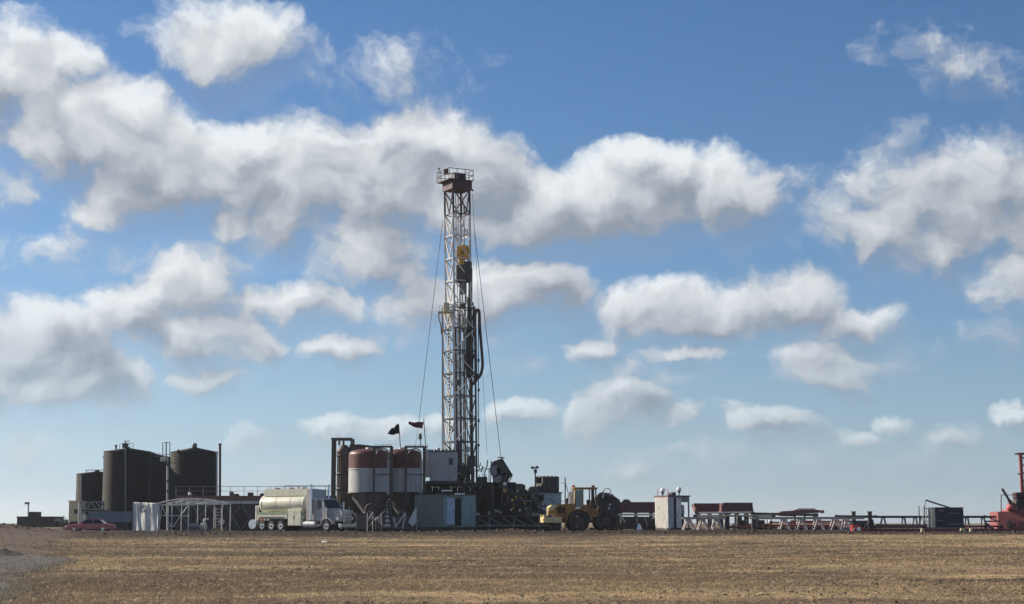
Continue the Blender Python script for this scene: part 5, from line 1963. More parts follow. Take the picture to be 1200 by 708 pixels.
# ---- generator house with exhausts
Y = 180
q4 = gp(640, Y)
t = thing('generator_house', 'grey generator house with red and white end and black exhausts on top', 'generator', (at(632, 600, Y).x, Y, q4.z), R(33))
Lm = (at(660.5, 600, Y).x - at(632, 600, Y).x) / math.cos(R(33)) * .93
Wm = 2.5
Hh = at(640, 578, Y).z - q4.z
MB().box(0, Lm, 0, Wm, .25, Hh).build('wall', 'house_blue', t, True)
MB().box(-.05, -.003, .02, Wm - .02, .3, Hh - .5).build('end_wall', 'white_paint', t, True)
MB().box(-.08, -.004, 0, Wm, Hh - .48, Hh + .25).build('red_band', 'silo_red', t, True)
f = MB().box(-.08, -.052, 1.0 - .75, 1.35, Hh - 1.9, Hh - .8).build('louvre', 'glass_dark', t, True)
for k in range(5):
    MB().box(-.11, -.082, .3, 1.3, Hh - 1.85 + k * .2, Hh - 1.75 + k * .2).build('louvre_slat', 'grey_steel', f, True)
for k in range(8):
    x = Lm * (k + .5) / 8
    MB().box(x - .04, x + .04, -.04, -.002, .35, Hh - .1).build('wall_rib', 'house_blue', t, True)
MB().box(-.06, Lm + .06, -.06, Wm + .06, Hh + .003, Hh + .14).build('roof', 'dark_steel', t, True)
for i_ in range(4):
    for j_ in range(2):
        x, y = Lm * .32 + i_ * Lm * .19, .5 + j_ * 1.3
        MB().tube([(x, y, Hh + .14), (x, y, Hh + 1.65), (x + .05, y, Hh + 1.8)], .3 if i_ else .22, 14).build('muffler', 'dark_steel', t, True)
MB().rbox(Lm * .28, Lm * .95, .3, Wm - .3, Hh + .15, Hh + .8, .08).build('roof_unit', 'dark_steel', t, True)
for k in range(5):
    x = -.3 + k * .45
    MB().rbox(x, x + .5, .4 + .2 * (k % 2), 1.9, Hh + .15, Hh + .55 + .25 * ((k * 7) % 3), .1).build('roof_duct', 'dark_steel', t, True)
for yy in (.3, Wm - .5):
    MB().box(-.1, Lm + .1, yy, yy + .2, -.05, .247).build('skid', 'dark_steel', t, True)
Yp = 179.2
t = thing('camera_mast', 'pole with a T-shaped lamp head above the generator house', 'light pole', gp(627.5, Yp))
rod('pole', gp(627.6, Yp), at(627.3, 552, Yp), .07, 'dark_steel', t)
bar('crossarm', at(623.3, 548.5, Yp), at(630.2, 547.7, Yp), .10, 'dark_steel', t)
for (px_, py) in ((624, 548.3), (629.5, 547.8)):
    p = at(px_, py, Yp)
    MB().rbox(p.x - .16, p.x + .16, Yp - .16, Yp + .16, p.z - .12, p.z + .14, .03).build('lamp_head', 'dark_steel', t)
MB().rbox(at(625.7, 552, Yp).x, at(629.3, 552, Yp).x, Yp - .2, Yp + .2, at(627, 554.5, Yp).z, at(627, 550, Yp).z, .04).build('control_box', 'dark_steel', t)
rod('neck', at(627.2, 550, Yp), at(626.8, 548, Yp), .05, 'dark_steel', t)
t = thing('antenna_pole', 'thin antenna pole with a short arm right of the exhausts', 'pole', gp(662, 176))
rod('pole', gp(662.3, 176), at(662.3, 559.5, 176), .06, 'dark_steel', t)
bar('arm', at(657.5, 566.3, 176), at(662.3, 566.3, 176), .05, 'dark_steel', t)
rod('stay', at(662.3, 566, 176), at(665.8, 577, 176), .04, 'dark_steel', t)

# ---- dark pump house behind the rig and a second one behind the silos
for (p0, p1, pt, Y, lab) in ((553, 617, 575, 189, 'dark pump house behind the ramp, right of the mast'), (414, 503, 581, 184, 'dark low pump house behind the two red-banded silos')):
    q = gp((p0 + p1) / 2, Y)
    t = thing('pump_house', lab, 'shed', q, group='pump houses')
    a_, b_ = at(p0, pt, Y), at(p1, 620, Y)
    MB().box(a_.x, b_.x, Y, Y + 2.6, q.z - .05, a_.z).build('wall', 'dark_steel', t)
    n = 18
    for k in range(n + 1):
        x = a_.x + (b_.x - a_.x) * k / n
        MB().box(x - .05, x + .05, Y - .06, Y - .002, q.z, a_.z - .05).build('wall_rib', 'dark_steel', t)
    MB().box(a_.x - .1, b_.x + .1, Y - .12, Y + 2.7, a_.z + .003, a_.z + .12).build('roof', 'dark_steel', t)
    for k in range(6):
        x = a_.x + (b_.x - a_.x) * (k + .5) / 6
        h_ = .3 + .25 * ((k * 5) % 3)
        MB().rbox(x - .4, x + .4, Y + .4, Y + 1.6, a_.z + .123, a_.z + .12 + h_, .06).build('roof_unit', 'dark_steel', t)

# ================================================================== yellow articulated hauler, facing left
mat('dark_rim', (.10, .065, .04), .6, stain=GRIME, stain_amt=.5)
Y = 166
q = gp(676, Y)
t = thing('articulated_hauler', 'yellow articulated hauler with pale nose facing left beside the generator house', 'hauler', q, math.pi + R(6))
# local: x forward (photo left), y to its left side (away), z up; camera side is +y after the turn
K = Y / F
X_ = lambda px: (675.6 - px) * K
Z_ = lambda py: (at(676, py, Y).z - q.z)


def hl(name, mb, m, parent=t, label=None):
    return mb.build(name, m, parent, True, label)


hood = hl('hood', MB().prism([(X_(668), Z_(606)), (X_(652), Z_(606)), (X_(642.5), Z_(601)), (X_(641.5), Z_(595.5)), (X_(645), Z_(592.3)), (X_(668), Z_(590)), (X_(671), Z_(591))], -.95, .95), 'loader_yellow')
hl('nose_cap', MB().prism([(X_(652), Z_(592.2)), (X_(645), Z_(592.0)), (X_(641.2), Z_(595.4)), (X_(641.2), Z_(598.4)), (X_(646), Z_(598.2)), (X_(649), Z_(595.5))], -1.0, 1.0), 'loader_cream')
for sy in (-.62, .62):
    hl('headlight', MB().rbox(X_(641.3), X_(640.8), sy - .2, sy + .2, Z_(597.6), Z_(595.6), .015), 'glass_dark')
gr = hl('grille', MB().box(X_(643), X_(641.6), -.7, .7, Z_(604.5), Z_(598.8)), 'dark_cavity')
for k in range(5):
    hl('grille_bar', MB().box(X_(641.5), X_(641.1), -.7, .7, Z_(604) + k * .09, Z_(604) + k * .09 + .04), 'loader_cream', gr)
hl('bumper', MB().rbox(X_(656.5), X_(634.3), -1.3, 1.3, Z_(613), Z_(606.2), .08), 'loader_cream')
for sy in (-1.05, 1.05):
    hl('bumper_horn', MB().rbox(X_(638.5), X_(634.6), sy - .22, sy + .22, Z_(606.4) , Z_(603.8), .05), 'loader_cream')
    hl('bumper_pocket', MB().box(X_(636), X_(634.15), sy - .12, sy + .12, Z_(611), Z_(608.5)), 'dark_cavity')
hl('belly_plate', MB().prism([(X_(656), Z_(613.2)), (X_(640), Z_(613.2)), (X_(645), Z_(619)), (X_(656), Z_(619))], -.7, .7), 'dark_steel')
hl('chassis', MB().box(X_(700), X_(652), -.55, .55, Z_(613), Z_(606.2)), 'loader_yellow')
# fenders over the front wheels
for sy in (-1, 1):
    fd = []
    for k in range(12):
        an = math.radians(5 + 165 * k / 11)
        fd.append((1.32 * math.cos(an), 1.05 + 1.22 * math.sin(an)))
    for k in range(12):
        an = math.radians(170 - 165 * k / 11)
        fd.append((1.2 * math.cos(an), 1.05 + 1.1 * math.sin(an)))
    hl('fender', MB().prism(fd, sy * 1.15 - .32, sy * 1.15 + .32), 'loader_yellow')
    hl('side_panel', MB().box(X_(669), X_(655), sy * .98 - .02, sy * .98 + .02, Z_(604), Z_(592.5)), 'loader_yellow')
    hl('rear_fender_step', MB().box(X_(697), X_(690), sy * 1.1 - .25, sy * 1.1 + .25, Z_(606), Z_(600)), 'loader_yellow')
    for (xx, nm) in ((0.0, 'wheel'), (X_(708), 'wheel')):
        w = hl(nm, MB().wheel((xx, sy * 1.2, 1.04), 1.04, .62, 28), 'tyre')
        hl('rim', MB().disc((xx, sy * 1.3, 1.04), .50, .46, 22), 'dark_rim', w)
        hl('hub', MB().disc((xx, sy * 1.42, 1.04), .2, .3, 16), 'dark_steel', w)
        for k in range(20):
            an = 2 * math.pi * k / 20
            c = Vector((xx + 1.04 * math.cos(an), sy * 1.2, 1.04 + 1.04 * math.sin(an)))
            if c.z > .12:
                hl('tread_lug', MB().beam(c - Vector((0, .3, 0)), c + Vector((0, .3, 0)), .07, .07), 'tyre', w)
# cab
zc0, zc1 = Z_(597.5), Z_(573.5)
xc0, xc1 = X_(698), X_(671)
cab = hl('cab_base', MB().box(xc0, xc1, -.85, .85, Z_(600), zc0 + .15), 'loader_yellow')
for (xx, xt) in ((xc1 - .05, xc1 - .16), (X_(681.5), X_(681.5)), (X_(692), X_(692)), (xc0 + .05, xc0 + .12)):
    for sy in (-.8, .8):
        hl('cab_pillar', MB().beam((xx, sy, zc0 + .1), (xt, sy * .95, zc1), .11), 'loader_yellow' if xx > X_(685) else 'dark_steel')
hl('cab_roof', MB().rbox(xc0 - .05, xc1 + .02, -.92, .92, zc1, zc1 + .18, .05), 'loader_yellow')
hl('windscreen', MB().add([(xc1 - .06, -.74, zc0 + .18), (xc1 - .06, .74, zc0 + .18), (xc1 - .15, .7, zc1 - .02), (xc1 - .15, -.7, zc1 - .02)], [(0, 1, 2, 3)]), 'glass_pale')
for sy in (-1, 1):
    hl('side_window', MB().box(X_(681), xc1 - .2, sy * .79 - .01, sy * .79 + .01, zc0 + .2, zc1 - .06), 'glass_pale')
    dr = hl('door', MB().box(X_(691.5), X_(682), sy * .86 - .02, sy * .86 + .02, Z_(603), zc0 + .5), 'loader_yellow')
    hl('handle', MB().box(X_(690), X_(688.5), sy * .89 - .01, sy * .89 + .01, zc0 + .35, zc0 + .42), 'dark_steel', dr)
    hl('mirror', MB().rbox(xc1 + .25, xc1 + .33, sy * 1.25 - .12, sy * 1.25 + .12, zc0 + .7, zc0 + 1.5, .02), 'dark_steel')
    hl('mirror_arm', MB().beam((xc1, sy * .85, zc1), (xc1 + .28, sy * 1.22, zc0 + 1.4), .04), 'dark_steel')
hl('seat_back', MB().rbox(X_(690), X_(687.5), -.3, .3, zc0 + .1, zc0 + 1.0, .05), 'dark_steel')
hl('exhaust', MB().tube([(X_(694), .5, Z_(600)), (X_(694), .5, Z_(571.5))], .07, 10), 'dark_steel')
hl('exhaust_cap', MB().tube([(X_(694), .5, Z_(571.5)), (X_(694), .5, Z_(568.8))], .16, 12), 'dark_steel')
hl('beacon', MB().tube([(X_(672), 0, zc1 + .18), (X_(672), 0, zc1 + .45)], .09, 10), 'bright_red')
hl('hand_rail', MB().tube([(X_(668), .95, Z_(592)), (X_(667.5), .95, Z_(577)), (X_(670), .95, Z_(576.2))], .035, 6), 'rig_red')
# rear unit with a dark load of coiled hose
hl('hitch', MB().box(X_(704), X_(698), -.35, .35, Z_(613), Z_(604)), 'dark_steel')
hl('rear_frame', MB().box(X_(722), X_(702), -1.0, 1.0, Z_(610), Z_(601)), 'dark_steel')
bin_ = hl('load_bin', MB().prism([(X_(721), Z_(600.8)), (X_(702), Z_(600.8)), (X_(700.5), Z_(588)), (X_(723), Z_(590))], -1.25, 1.25), 'dark_steel')
for k in range(6):
    x = X_(702.5 + k * 3.5)
    hl('bin_rib', MB().box(x - .05, x + .05, 1.252, 1.32, Z_(600.5), Z_(590.5)), 'dark_steel', bin_)
for k in range(26):
    cx, cz = X_(random.uniform(705, 718)), Z_(random.uniform(584, 592))
    rr = random.uniform(.25, .62)
    tl, ph = random.uniform(-1.2, 1.2), random.uniform(0, 6)
    pts = []
    for i in range(13):
        an = 2 * math.pi * i / 12
        pts.append((cx + rr * math.cos(an) * math.cos(tl * .5), random.uniform(-.03, .03) - .5 + (k % 7) * .22 + .5 * rr * math.cos(an + ph), cz + rr * math.sin(an)))
    hl('hose_coil', MB().tube(pts, .12, 7, False), 'hose')
hl('load_core', MB().ball((X_(711.5), 0, Z_(589)), .98, 10, 1.0), 'hose')
hl('chrome_hoop', MB().tube([(X_(705), 1.1, Z_(584)), (X_(705.3), 1.1, Z_(575)), (X_(706.5), 1.1, Z_(573)), (X_(711.5), 1.1, Z_(572.7)), (X_(713.3), 1.1, Z_(575)), (X_(713.5), 1.1, Z_(581))], .05, 8), 'pale_steel')
hl('chrome_hoop', MB().tube([(X_(703), 1.2, Z_(584)), (X_(704.5), 1.2, Z_(580)), (X_(705), 1.2, Z_(574))], .06, 8), 'pale_steel')
for (px_, py) in ((712, 592), (711, 596)):
    hl('clearance_lamp', MB().ball((X_(px_), 1.36, Z_(py)), .10, 6), 'lamp_white')

for sy in (-1, 1):
    for k in range(6):
        hl('hood_louvre', MB().box(X_(660.5 - k * 1.6), X_(659.5 - k * 1.6), sy * 1.0 - .03, sy * 1.0 + .03, Z_(602), Z_(594.5)), 'dark_cavity')
    hl('cab_step', MB().box(X_(688), X_(683), sy * 1.3 - .15, sy * 1.3 + .15, Z_(608), Z_(607.3)), 'dark_steel')
    hl('step_rail', MB().tube([(X_(690), sy * 1.35, Z_(607)), (X_(690), sy * 1.2, Z_(594)), (X_(688.5), sy * 1.0, Z_(592))], .03, 6), 'dark_steel')
    hl('hood_rail', MB().tube([(X_(664), sy * .9, Z_(590.5)), (X_(664), sy * .9, Z_(587)), (X_(654), sy * .9, Z_(588)), (X_(654), sy * .9, Z_(591.5))], .025, 6), 'dark_steel')
    hl('work_lamp', MB().rbox(X_(672.5), X_(671), sy * .6 - .14, sy * .6 + .14, zc1 + .19, zc1 + .36, .02), 'dark_steel')
    hl('steer_ram', MB().tube([(X_(690), sy * .6, Z_(609)), (X_(702), sy * .55, Z_(609))], .08, 8), 'chrome')
hl('air_cleaner', MB().tube([(X_(664.5), -.4, Z_(590.4)), (X_(664.5), -.4, Z_(584))], .16, 12), 'dark_steel')
hl('wiper', MB().beam((xc1 - .03, .1, zc0 + .2), (xc1 - .08, .45, zc0 + 1.0), .03), 'dark_steel')
for k in range(5):
    hl('hydraulic_hose', MB().tube([(X_(698), -.3 + k * .15, Z_(603)), (X_(701), -.3 + k * .15, Z_(599 - k)), (X_(704), -.3 + k * .15, Z_(603))], .04, 6), 'hose')

# red hose stand behind the cab
t = thing('red_post', 'slim red post just left of the hauler cab', 'post', gp(668, 170))
rod('post_tube', gp(668, 170), at(668, 577, 170), .07, 'rig_red', t)
bar('post_arm', at(665.5, 578, 170), at(671, 577.5, 170), .07, 'rig_red', t)

# ================================================================== maroon pipe bins and trough, then shed
def bin_box(name, label, p0, p1, py0, py1, Y, D, m='maroon', ribs=6, slope=0, brace=True, group='maroon steel bins'):
    """open-top steel bin standing on pale bearers"""
    q = gp((p0 + p1) / 2, Y)
    a, b = at(p0, py0, Y), at(p1, py1, Y)
    t = thing(name, label, 'bin', q, group=group)
    MB().prism([(a.x + slope, b.z), (b.x - slope * .3, b.z), (b.x, a.z), (a.x, a.z)], Y, Y + .12).build('front_wall', m, t)
    MB().prism([(a.x + slope, b.z), (b.x - slope * .3, b.z), (b.x, a.z), (a.x, a.z)], Y + D - .12, Y + D).build('back_wall', m, t)
    MB().box(a.x + slope, b.x, Y + .123, Y + D - .123, b.z, b.z + .1).build('floor_plate', m, t)
    MB().box(b.x - .1, b.x - .004, Y + .124, Y + D - .124, b.z + .103, a.z - .005).build('end_wall', m, t)
    MB().box(a.x + slope * .5, a.x + slope * .5 + .1, Y + .124, Y + D - .124, b.z + .103, a.z - .005).build('end_wall', m, t)
    for k in range(ribs):
        x = a.x + slope + .1 + (b.x - a.x - slope - .3) * k / max(1, ribs - 1)
        MB().box(x - .05, x + .05, Y - .07, Y - .002, b.z + .03, a.z - .12).build('rib', m, t)
    MB().box(a.x - .03, b.x + .03, Y - .09, Y + .12, a.z + .003, a.z + .1).build('rim', m, t)
    if brace:
        w = b.x - a.x
        for u in (.25, .9):
            bar('brace', (a.x + w * u - .7, Y - .11, b.z + .05), (a.x + w * u, Y - .11, a.z - .05), .1, 'rig_red', t)
    n = 3
    for k in range(n):
        x = a.x + (b.x - a.x) * (k + .5) / n
        for yy in (Y + .2, Y + D - .4):
            MB().box(x - .12, x + .12, yy, yy + .2, q.z - .05, b.z - .003).build('leg', 'dark_steel', t)
    return t


bin_box('steel_bin', 'maroon steel bin with slanted braces between the hauler and the pale shed', 719, 773, 589.5, 601, 177, 2.4, slope=.5)
bin_box('steel_bin', 'dark maroon bin directly right of the pale shed', 813, 853, 591, 600, 178, 2.4, ribs=4, slope=.3)
bin_box('steel_bin', 'maroon bin with a grid of ribs, rightmost of the row behind the racks', 848, 882, 590.2, 600, 174.5, 2.4, ribs=9, slope=-.3)
t = thing('tarp_roll', 'dark lumpy tarp roll on the rim of the maroon bin', 'tarp', at(734, 588, 177.6))
MB().tube([at(729, 588.6, 177.6), at(732, 587.6, 177.6), at(736, 587.6, 177.6), at(739, 588.8, 177.6)], [.12, .25, .22, .1], 10).build('roll', 'tarp', t)

Y = 170
t = thing('steel_trough', 'long dark trough with a pale top rail in front of the maroon bin', 'trough', gp(748, Y))
q5 = gp(748, Y)
a_, b_ = at(720, 605, Y), at(796, 617, Y)
P2 = lambda lst: [(at(x, y, Y).x, max(q5.z, at(x, y, Y).z)) for x, y in lst]
MB().prism(P2([(721, 605.5), (758, 605.5), (771, 607.5), (783, 613.5), (783, 620), (721, 620)]), Y, Y + 1.6).build('trough_body', 'dark_steel', t)
r0, r1 = at(719.5, 602, Y), at(770.5, 604.3, Y)
MB().box(r0.x, r1.x, Y - .15, Y - .02, r1.z, r0.z).build('top_rail', 'pale_steel', t)
MB().box(at(764, 605, Y).x, at(771, 605, Y).x, Y - .3, Y - .16, at(764, 608, Y).z, at(764, 605, Y).z).build('rail_bracket', 'pale_steel', t)
for (x0, y0_, x1, y1_) in ((727.5, 604.5, 727.5, 613), (728.5, 604.5, 732.5, 612.5), (745.5, 607, 748, 616), (755.5, 606, 759, 617)):
    bar('prop', at(x0, y0_, Y - .3), at(x1, y1_, Y - .3), .13, 'pale_steel' if x0 < 740 else 'grey_steel', t)
MB().box(at(752, 620, Y - .6).x, at(798, 620, Y - .6).x, Y - 1.0, Y - .5, q5.z - .02, q5.z + .25).build('ground_skid', 'dark_steel', t)
t = thing('marker_cone', 'white marker cone on a dark foot in front of the trough', 'cone', gp(749, 164.5))
q6 = gp(749, 164.5)
MB().lathe(q6, [(.42, q6.z), (.42, q6.z + .12), (.3, q6.z + .2)], 16).build('foot', 'dark_steel', t)
MB().lathe(q6, [(.3, q6.z + .2), (.26, q6.z + .35), (.09, q6.z + .75), (.02, q6.z + .8)], 18).build('cone_body', 'lamp_white', t)

# ---- pale shed with open right bay
Y = 166.5
q7 = gp(784, Y)
t = thing('pale_shed', 'pale metal shed with a lit corrugated side and lamps on its roof', 'shed', (at(783.5, 600, Y).x, Y, q7.z), R(24))
Lm = (at(810, 600, Y).x - at(783.5, 600, Y).x) / math.cos(R(24)) * .97
Wm = 2.75
Hh = at(783, 582, Y).z - q7.z
z0 = .35
bay = Lm * .62
MB().box(0, bay, 0, Wm, z0, Hh).build('wall', 'grey_steel', t, True)
n = 14
for k in range(n):
    y = .05 + (Wm - .1) * k / n
    MB().box(-.05, -.003, y, y + (Wm - .1) / n * .55, z0 + .02, Hh - .05).build('corrugation', 'white_paint', t, True)
MB().box(-.006, -.001, .0, Wm, z0, Hh).build('side_sheet', 'white_paint', t, True)
MB().box(.06, bay * .38, -.03, -.002, z0 + .05, Hh - .1).build('wall_panel', 'house_blue', t, True)
d_ = MB().box(bay * .58, bay * .97, -.06, -.003, z0 + .03, Hh - .12).build('door', 'white_paint', t, True)
MB().box(bay * .62, bay * .66, -.09, -.062, z0 + 1.1, z0 + 1.3).build('handle', 'dark_steel', d_, True)
MB().box(bay * .40, bay * .56, -.015, -.001, z0 + .03, Hh - .12).build('door_gap', 'dark_cavity', t, True)
MB().box(bay + .003, Lm, Wm - .1, Wm, z0, Hh).build('bay_back', 'house_blue', t, True)
MB().box(bay + .003, Lm, 0, .08, Hh - .55, Hh).build('bay_fascia', 'grey_steel', t, True)
MB().box(Lm - .12, Lm, 0, .12, z0, Hh - .553).build('bay_post', 'grey_steel', t, True)
MB().rbox(bay + .25, Lm - .3, .5, 1.8, z0, z0 + 1.7, .08).build('bay_machine', 'dark_steel', t, True)
MB().tube([(bay + .35, .3, z0 + 1.4), (bay + .3, .3, z0 + 2.3)], .15, 10).build('bay_pipe', 'pale_steel', t, True)
MB().box(-.1, Lm + .1, -.1, Wm + .1, Hh + .003, Hh + .12).build('roof', 'maroon', t, True)
MB().box(-.15, Lm + .15, -.12, Wm + .1, 0, z0 - .003).build('skid', 'dark_steel', t, True)
MB().box(-.5, .1, -.3, -.13, z0 - .1, z0 + .02).build('step', 'pale_steel', t, True)
for i_, yy in enumerate((.3, 1.3, 2.4)):
    MB().cyl((.1, yy, Hh + .12), (.1, yy, Hh + .72), .03, n=6).build('roof_rail_post', 'bright_red', t, True)
MB().cyl((.1, .3, Hh + .7), (.1, 2.4, Hh + .7), .03, n=6).build('roof_rail', 'bright_red', t, True)
MB().rbox(bay * .5, bay * .8, .5, 1.4, Hh + .123, Hh + .45, .06).build('roof_vent', 'dark_steel', t, True)
for (px_, py, lab) in ((776.5, 574.8, 'white dome lamp on the lit left end of the pale shed'), (795.8, 573.4, 'white dome lamp in the middle of the pale shed roof')):
    p = at(px_, py, Y + .9)
    tl = thing('dome_lamp', lab, 'lamp', p, group='shed roof lamps')
    MB().ball(p, .24, 8).build('dome', 'lamp_white', tl)
    MB().lathe(p, [(.05, p.z - .65), (.06, p.z - .4), (.2, p.z - .2), (.1, p.z - .15)], 12).build('stem', 'dark_steel', tl)
p = at(786, 579, Y + .6)

# ================================================================== pipe racks on the right
def pipe_rack(label, p0, p1, py, pyb, Y, tri, m='trestle', top='tan_beam', dbl=True):
    """rack: top beam on A-shaped tube trestles"""
    q = gp((p0 + p1) / 2, Y)
    t = thing('pipe_rack', label, 'pipe rack', q, group='pipe racks')
    a, b = at(p0, py, Y), at(p1, py, Y)
    for yy in ((Y - .35, Y + .9) if dbl else (Y,)):
        bar('top_beam', (a.x, yy, a.z), (b.x, yy, b.z), .16, top, t, .22)
    for (x0, xa, x1) in tri:
        l0, ap, l1 = at(x0, 620, Y).x, at(xa, 610, Y).x, at(x1, 620, Y).x
        zg = q.z + .06
        for yy in ((Y - .35, Y + .9) if dbl else (Y,)):
            rod('leg', (l0, yy, zg - .1), (ap - .1, yy, a.z - .1), .09, m, t)
            rod('leg', (l1, yy, zg - .1), (ap + .1, yy, a.z - .1), .09, m, t)
            rod('foot_tube', (l0, yy, zg), (l1, yy, zg), .055, m, t)
        if dbl:
            rod('spreader', (ap, Y - .35, a.z - .25), (ap, Y + .9, a.z - .25), .05, m, t)
            rod('mid_tie', ((l0 + ap) / 2, Y - .35, (zg + a.z) / 2), ((l1 + ap) / 2, Y - .35, (zg + a.z) / 2), .04, m, t)
    return t


pipe_rack('pale A-frame pipe rack standing right of the pale shed', 800, 850, 607.3, 624, 160,
          [(799.5, 807, 815.5), (817, 823.5, 831), (833.5, 840, 847.5)])
pipe_rack('long A-frame pipe rack right of the dark rack blocks', 880, 1012, 607.2, 624, 159.5,
          [(912.5, 919, 926.5), (932.5, 939, 947), (952, 959, 967), (972.5, 979.5, 987.5), (987, 992, 997)])
pipe_rack('dark-topped pipe rack running behind the small container to the red unit', 1010, 1172, 605.8, 619, 166,
          [(1030, 1035, 1040), (1055, 1059, 1062.5), (1067, 1072.5, 1076), (1076, 1080, 1085), (1129, 1133, 1137), (1148, 1152, 1157)], 'grey_steel', 'dark_steel', False)


# pipes lying on the racks
def pipe(label, x0, y0, x1, y1, Ya, Yb, r, m, name='drill_pipe', grp='pipes lying on the racks'):
    p0, p1 = at(x0, y0, Ya), at(x1, y1, Yb)
    t = thing(name, label, 'pipe', p0, group=grp)
    rod('tube', p0, p1, r, m, t, 10)
    d = (p1 - p0).normalized()
    MB().cyl(p0 - d * .3, p0 + d * .02, r * 1.35, n=10).build('joint_collar', 'dark_steel', t)
    MB().cyl(p1 - d * .02, p1 + d * .3, r * 1.35, n=10).build('joint_collar', 'dark_steel', t)
    return t


pipe('pale drill pipe lying along the rack beam right of the shed', 816, 604.6, 905, 604.4, 160.2, 160.2, .10, 'tan_beam')
pipe('dark drill pipe lying above the tan one, running to the maroon boom', 884, 602, 955, 603.5, 160.4, 160.4, .13, 'dark_steel')
pipe('pale thin pipe lying highest on the left rack, below the maroon bins', 818, 601.2, 880, 600.8, 160.6, 160.6, .09, 'pale_steel')
pipe('dark pipe lying across the two black stub posts', 982, 604.8, 1024, 605.2, 159.8, 159.8, .09, 'dark_steel')
pipe('red pipe lying low inside the long A-frame rack', 892, 615.5, 990, 615.8, 160.2, 160.6, .09, 'rig_red')
pipe('upper dark red pipe inside the long A-frame rack', 905, 612.2, 985, 613.4, 160.8, 160.8, .08, 'maroon')
pipe('white tapered pipe end poking out left of the long rack', 898, 618, 930, 613, 161.3, 161.8, .09, 'pale_steel')

# dark support blocks of the left rack
for (p0, p1, pt, lab) in ((848, 857, 603, 'dark square block post at the right end of the first pale rack'), (879.5, 889, 602.5, 'dark square block post at the left end of the long rack')):
    Y = 160.3
    q8 = gp((p0 + p1) / 2, Y)
    t = thing('block_post', lab, 'post', q8, group='dark block posts')
    a_, b_ = at(p0, pt, Y), at(p1, 620, Y)
    MB().box(a_.x + .15, b_.x - .15, Y + .05, Y + .55, q8.z - .05, a_.z).build('post_body', 'dark_steel', t)
    MB().box(a_.x, b_.x, Y + .0, Y + .6, a_.z + .003, a_.z + .12).build('cap_plate', 'dark_steel', t)
    MB().box(a_.x, b_.x, Y - .05, Y + .65, q8.z - .08, q8.z + .1).build('foot_plate', 'dark_steel', t)
Y = 162.5
t = thing('equipment_skid', 'dark cluttered equipment skid between the two dark block posts', 'skid', gp(868, Y))
q8 = gp(868, Y)
a_, b_ = at(857, 612, Y), at(910, 620, Y)
MB().box(a_.x, b_.x, Y, Y + 1.6, q8.z, q8.z + .3).build('base', 'dark_steel', t)
for k in range(7):
    x = a_.x + .3 + k * .55
    h_ = .55 + .35 * ((k * 5) % 3)
    MB().rbox(x - .24, x + .24, Y + .2 + .1 * (k % 2), Y + 1.2, q8.z + .303, q8.z + .3 + h_, .06).build('unit', 'dark_steel' if k % 3 else 'grey_steel', t)
for k in range(4):
    x = a_.x + .5 + k * 1.0
    rod('hand_rail_post', (x, Y, q8.z + .3), (x, Y, q8.z + 1.25), .04, 'grey_steel', t, 6)
rod('pipe_run', (a_.x + 1, Y - .1, q8.z + .45), (b_.x - .2, Y - .1, q8.z + .55), .08, 'pale_steel', t)
for (px_, py) in ((902.5, 611.5), (904, 602)):
    MB().ball(at(px_, py, Y - .3), .17, 8).build('pale_valve', 'lamp_white', t)
    p = at(px_, py, Y - .3)
    rod('valve_stem', (p.x, p.y, q8.z + .3), (p.x, p.y, p.z - .1), .05, 'dark_steel', t, 6)

# maroon boom resting above the rack
Y = 164
t = thing('maroon_boom', 'maroon loading boom with a raised rounded end above the long rack', 'boom', gp(938, Y))
P2 = lambda lst: [(at(x, y, Y).x, at(x, y, Y).z) for x, y in lst]
MB().prism(P2([(914, 604.8), (914, 600.4), (917, 599.2), (931, 598.4), (931, 605.2)]), Y, Y + 1.2).build('lower_section', 'maroon', t)
MB().prism(P2([(931.2, 601.5), (931.2, 598.2), (934, 597), (955, 597), (963, 598.2), (965.5, 599.3), (963, 600.8), (950, 601.6)]), Y + .1, Y + 1.1).build('upper_section', 'maroon', t)
bar('hand_rail', at(935, 596.3, Y), at(955, 596.3, Y), .08, 'rig_red', t)
for px_ in (932.5, 944, 955):
    bar('prop', Vector((at(px_, 601, Y).x, Y + .5, gp(px_, Y).z)), Vector((at(px_, 601.6, Y).x, Y + .5, at(px_, 601.6, Y).z)), .16, 'dark_steel', t)
bar('nose_roller', at(962, 600, Y - .1), at(965.5, 599.5, Y - .1), .3, 'maroon', t)

# black stub posts
for (p0, p1, lab) in ((998.8, 1003.2, 'left of the two stubby black uprights on the rack'), (1017.5, 1022.3, 'right of the two stubby black uprights on the rack')):
    Y = 161.2
    q9 = gp((p0 + p1) / 2, Y)
    t = thing('stub_post', lab, 'post', q9, group='black stub posts')
    a_, b_ = at(p0, 600.3, Y), at(p1, 620, Y)
    MB().box(a_.x, b_.x, Y, Y + .4, q9.z - .05, a_.z).build('post_body', 'dark_steel', t)
    MB().box(a_.x - .06, b_.x + .06, Y - .06, Y + .46, a_.z + .003, a_.z + .08).build('cap_plate', 'dark_steel', t)
    for sx in (-.25, .25):
        c = (a_.x + b_.x) / 2
        bar('foot_brace', (c + sx * 3, Y + .2, q9.z), (c + sx * .9, Y + .2, q9.z + .9), .12, 'dark_steel', t)
t = thing('dark_drum_skid', 'low dark drum skid under the right stub post', 'skid', gp(1012, 163))
q9 = gp(1012, 163)
MB().box(q9.x - 1.4, q9.x + 1.5, 162.8, 164, q9.z - .02, q9.z + .3).build('base', 'dark_steel', t)
MB().tube([(q9.x - .9, 163.4, q9.z + .72), (q9.x + .9, 163.4, q9.z + .72)], .42, 18).build('drum', 'dark_steel', t)
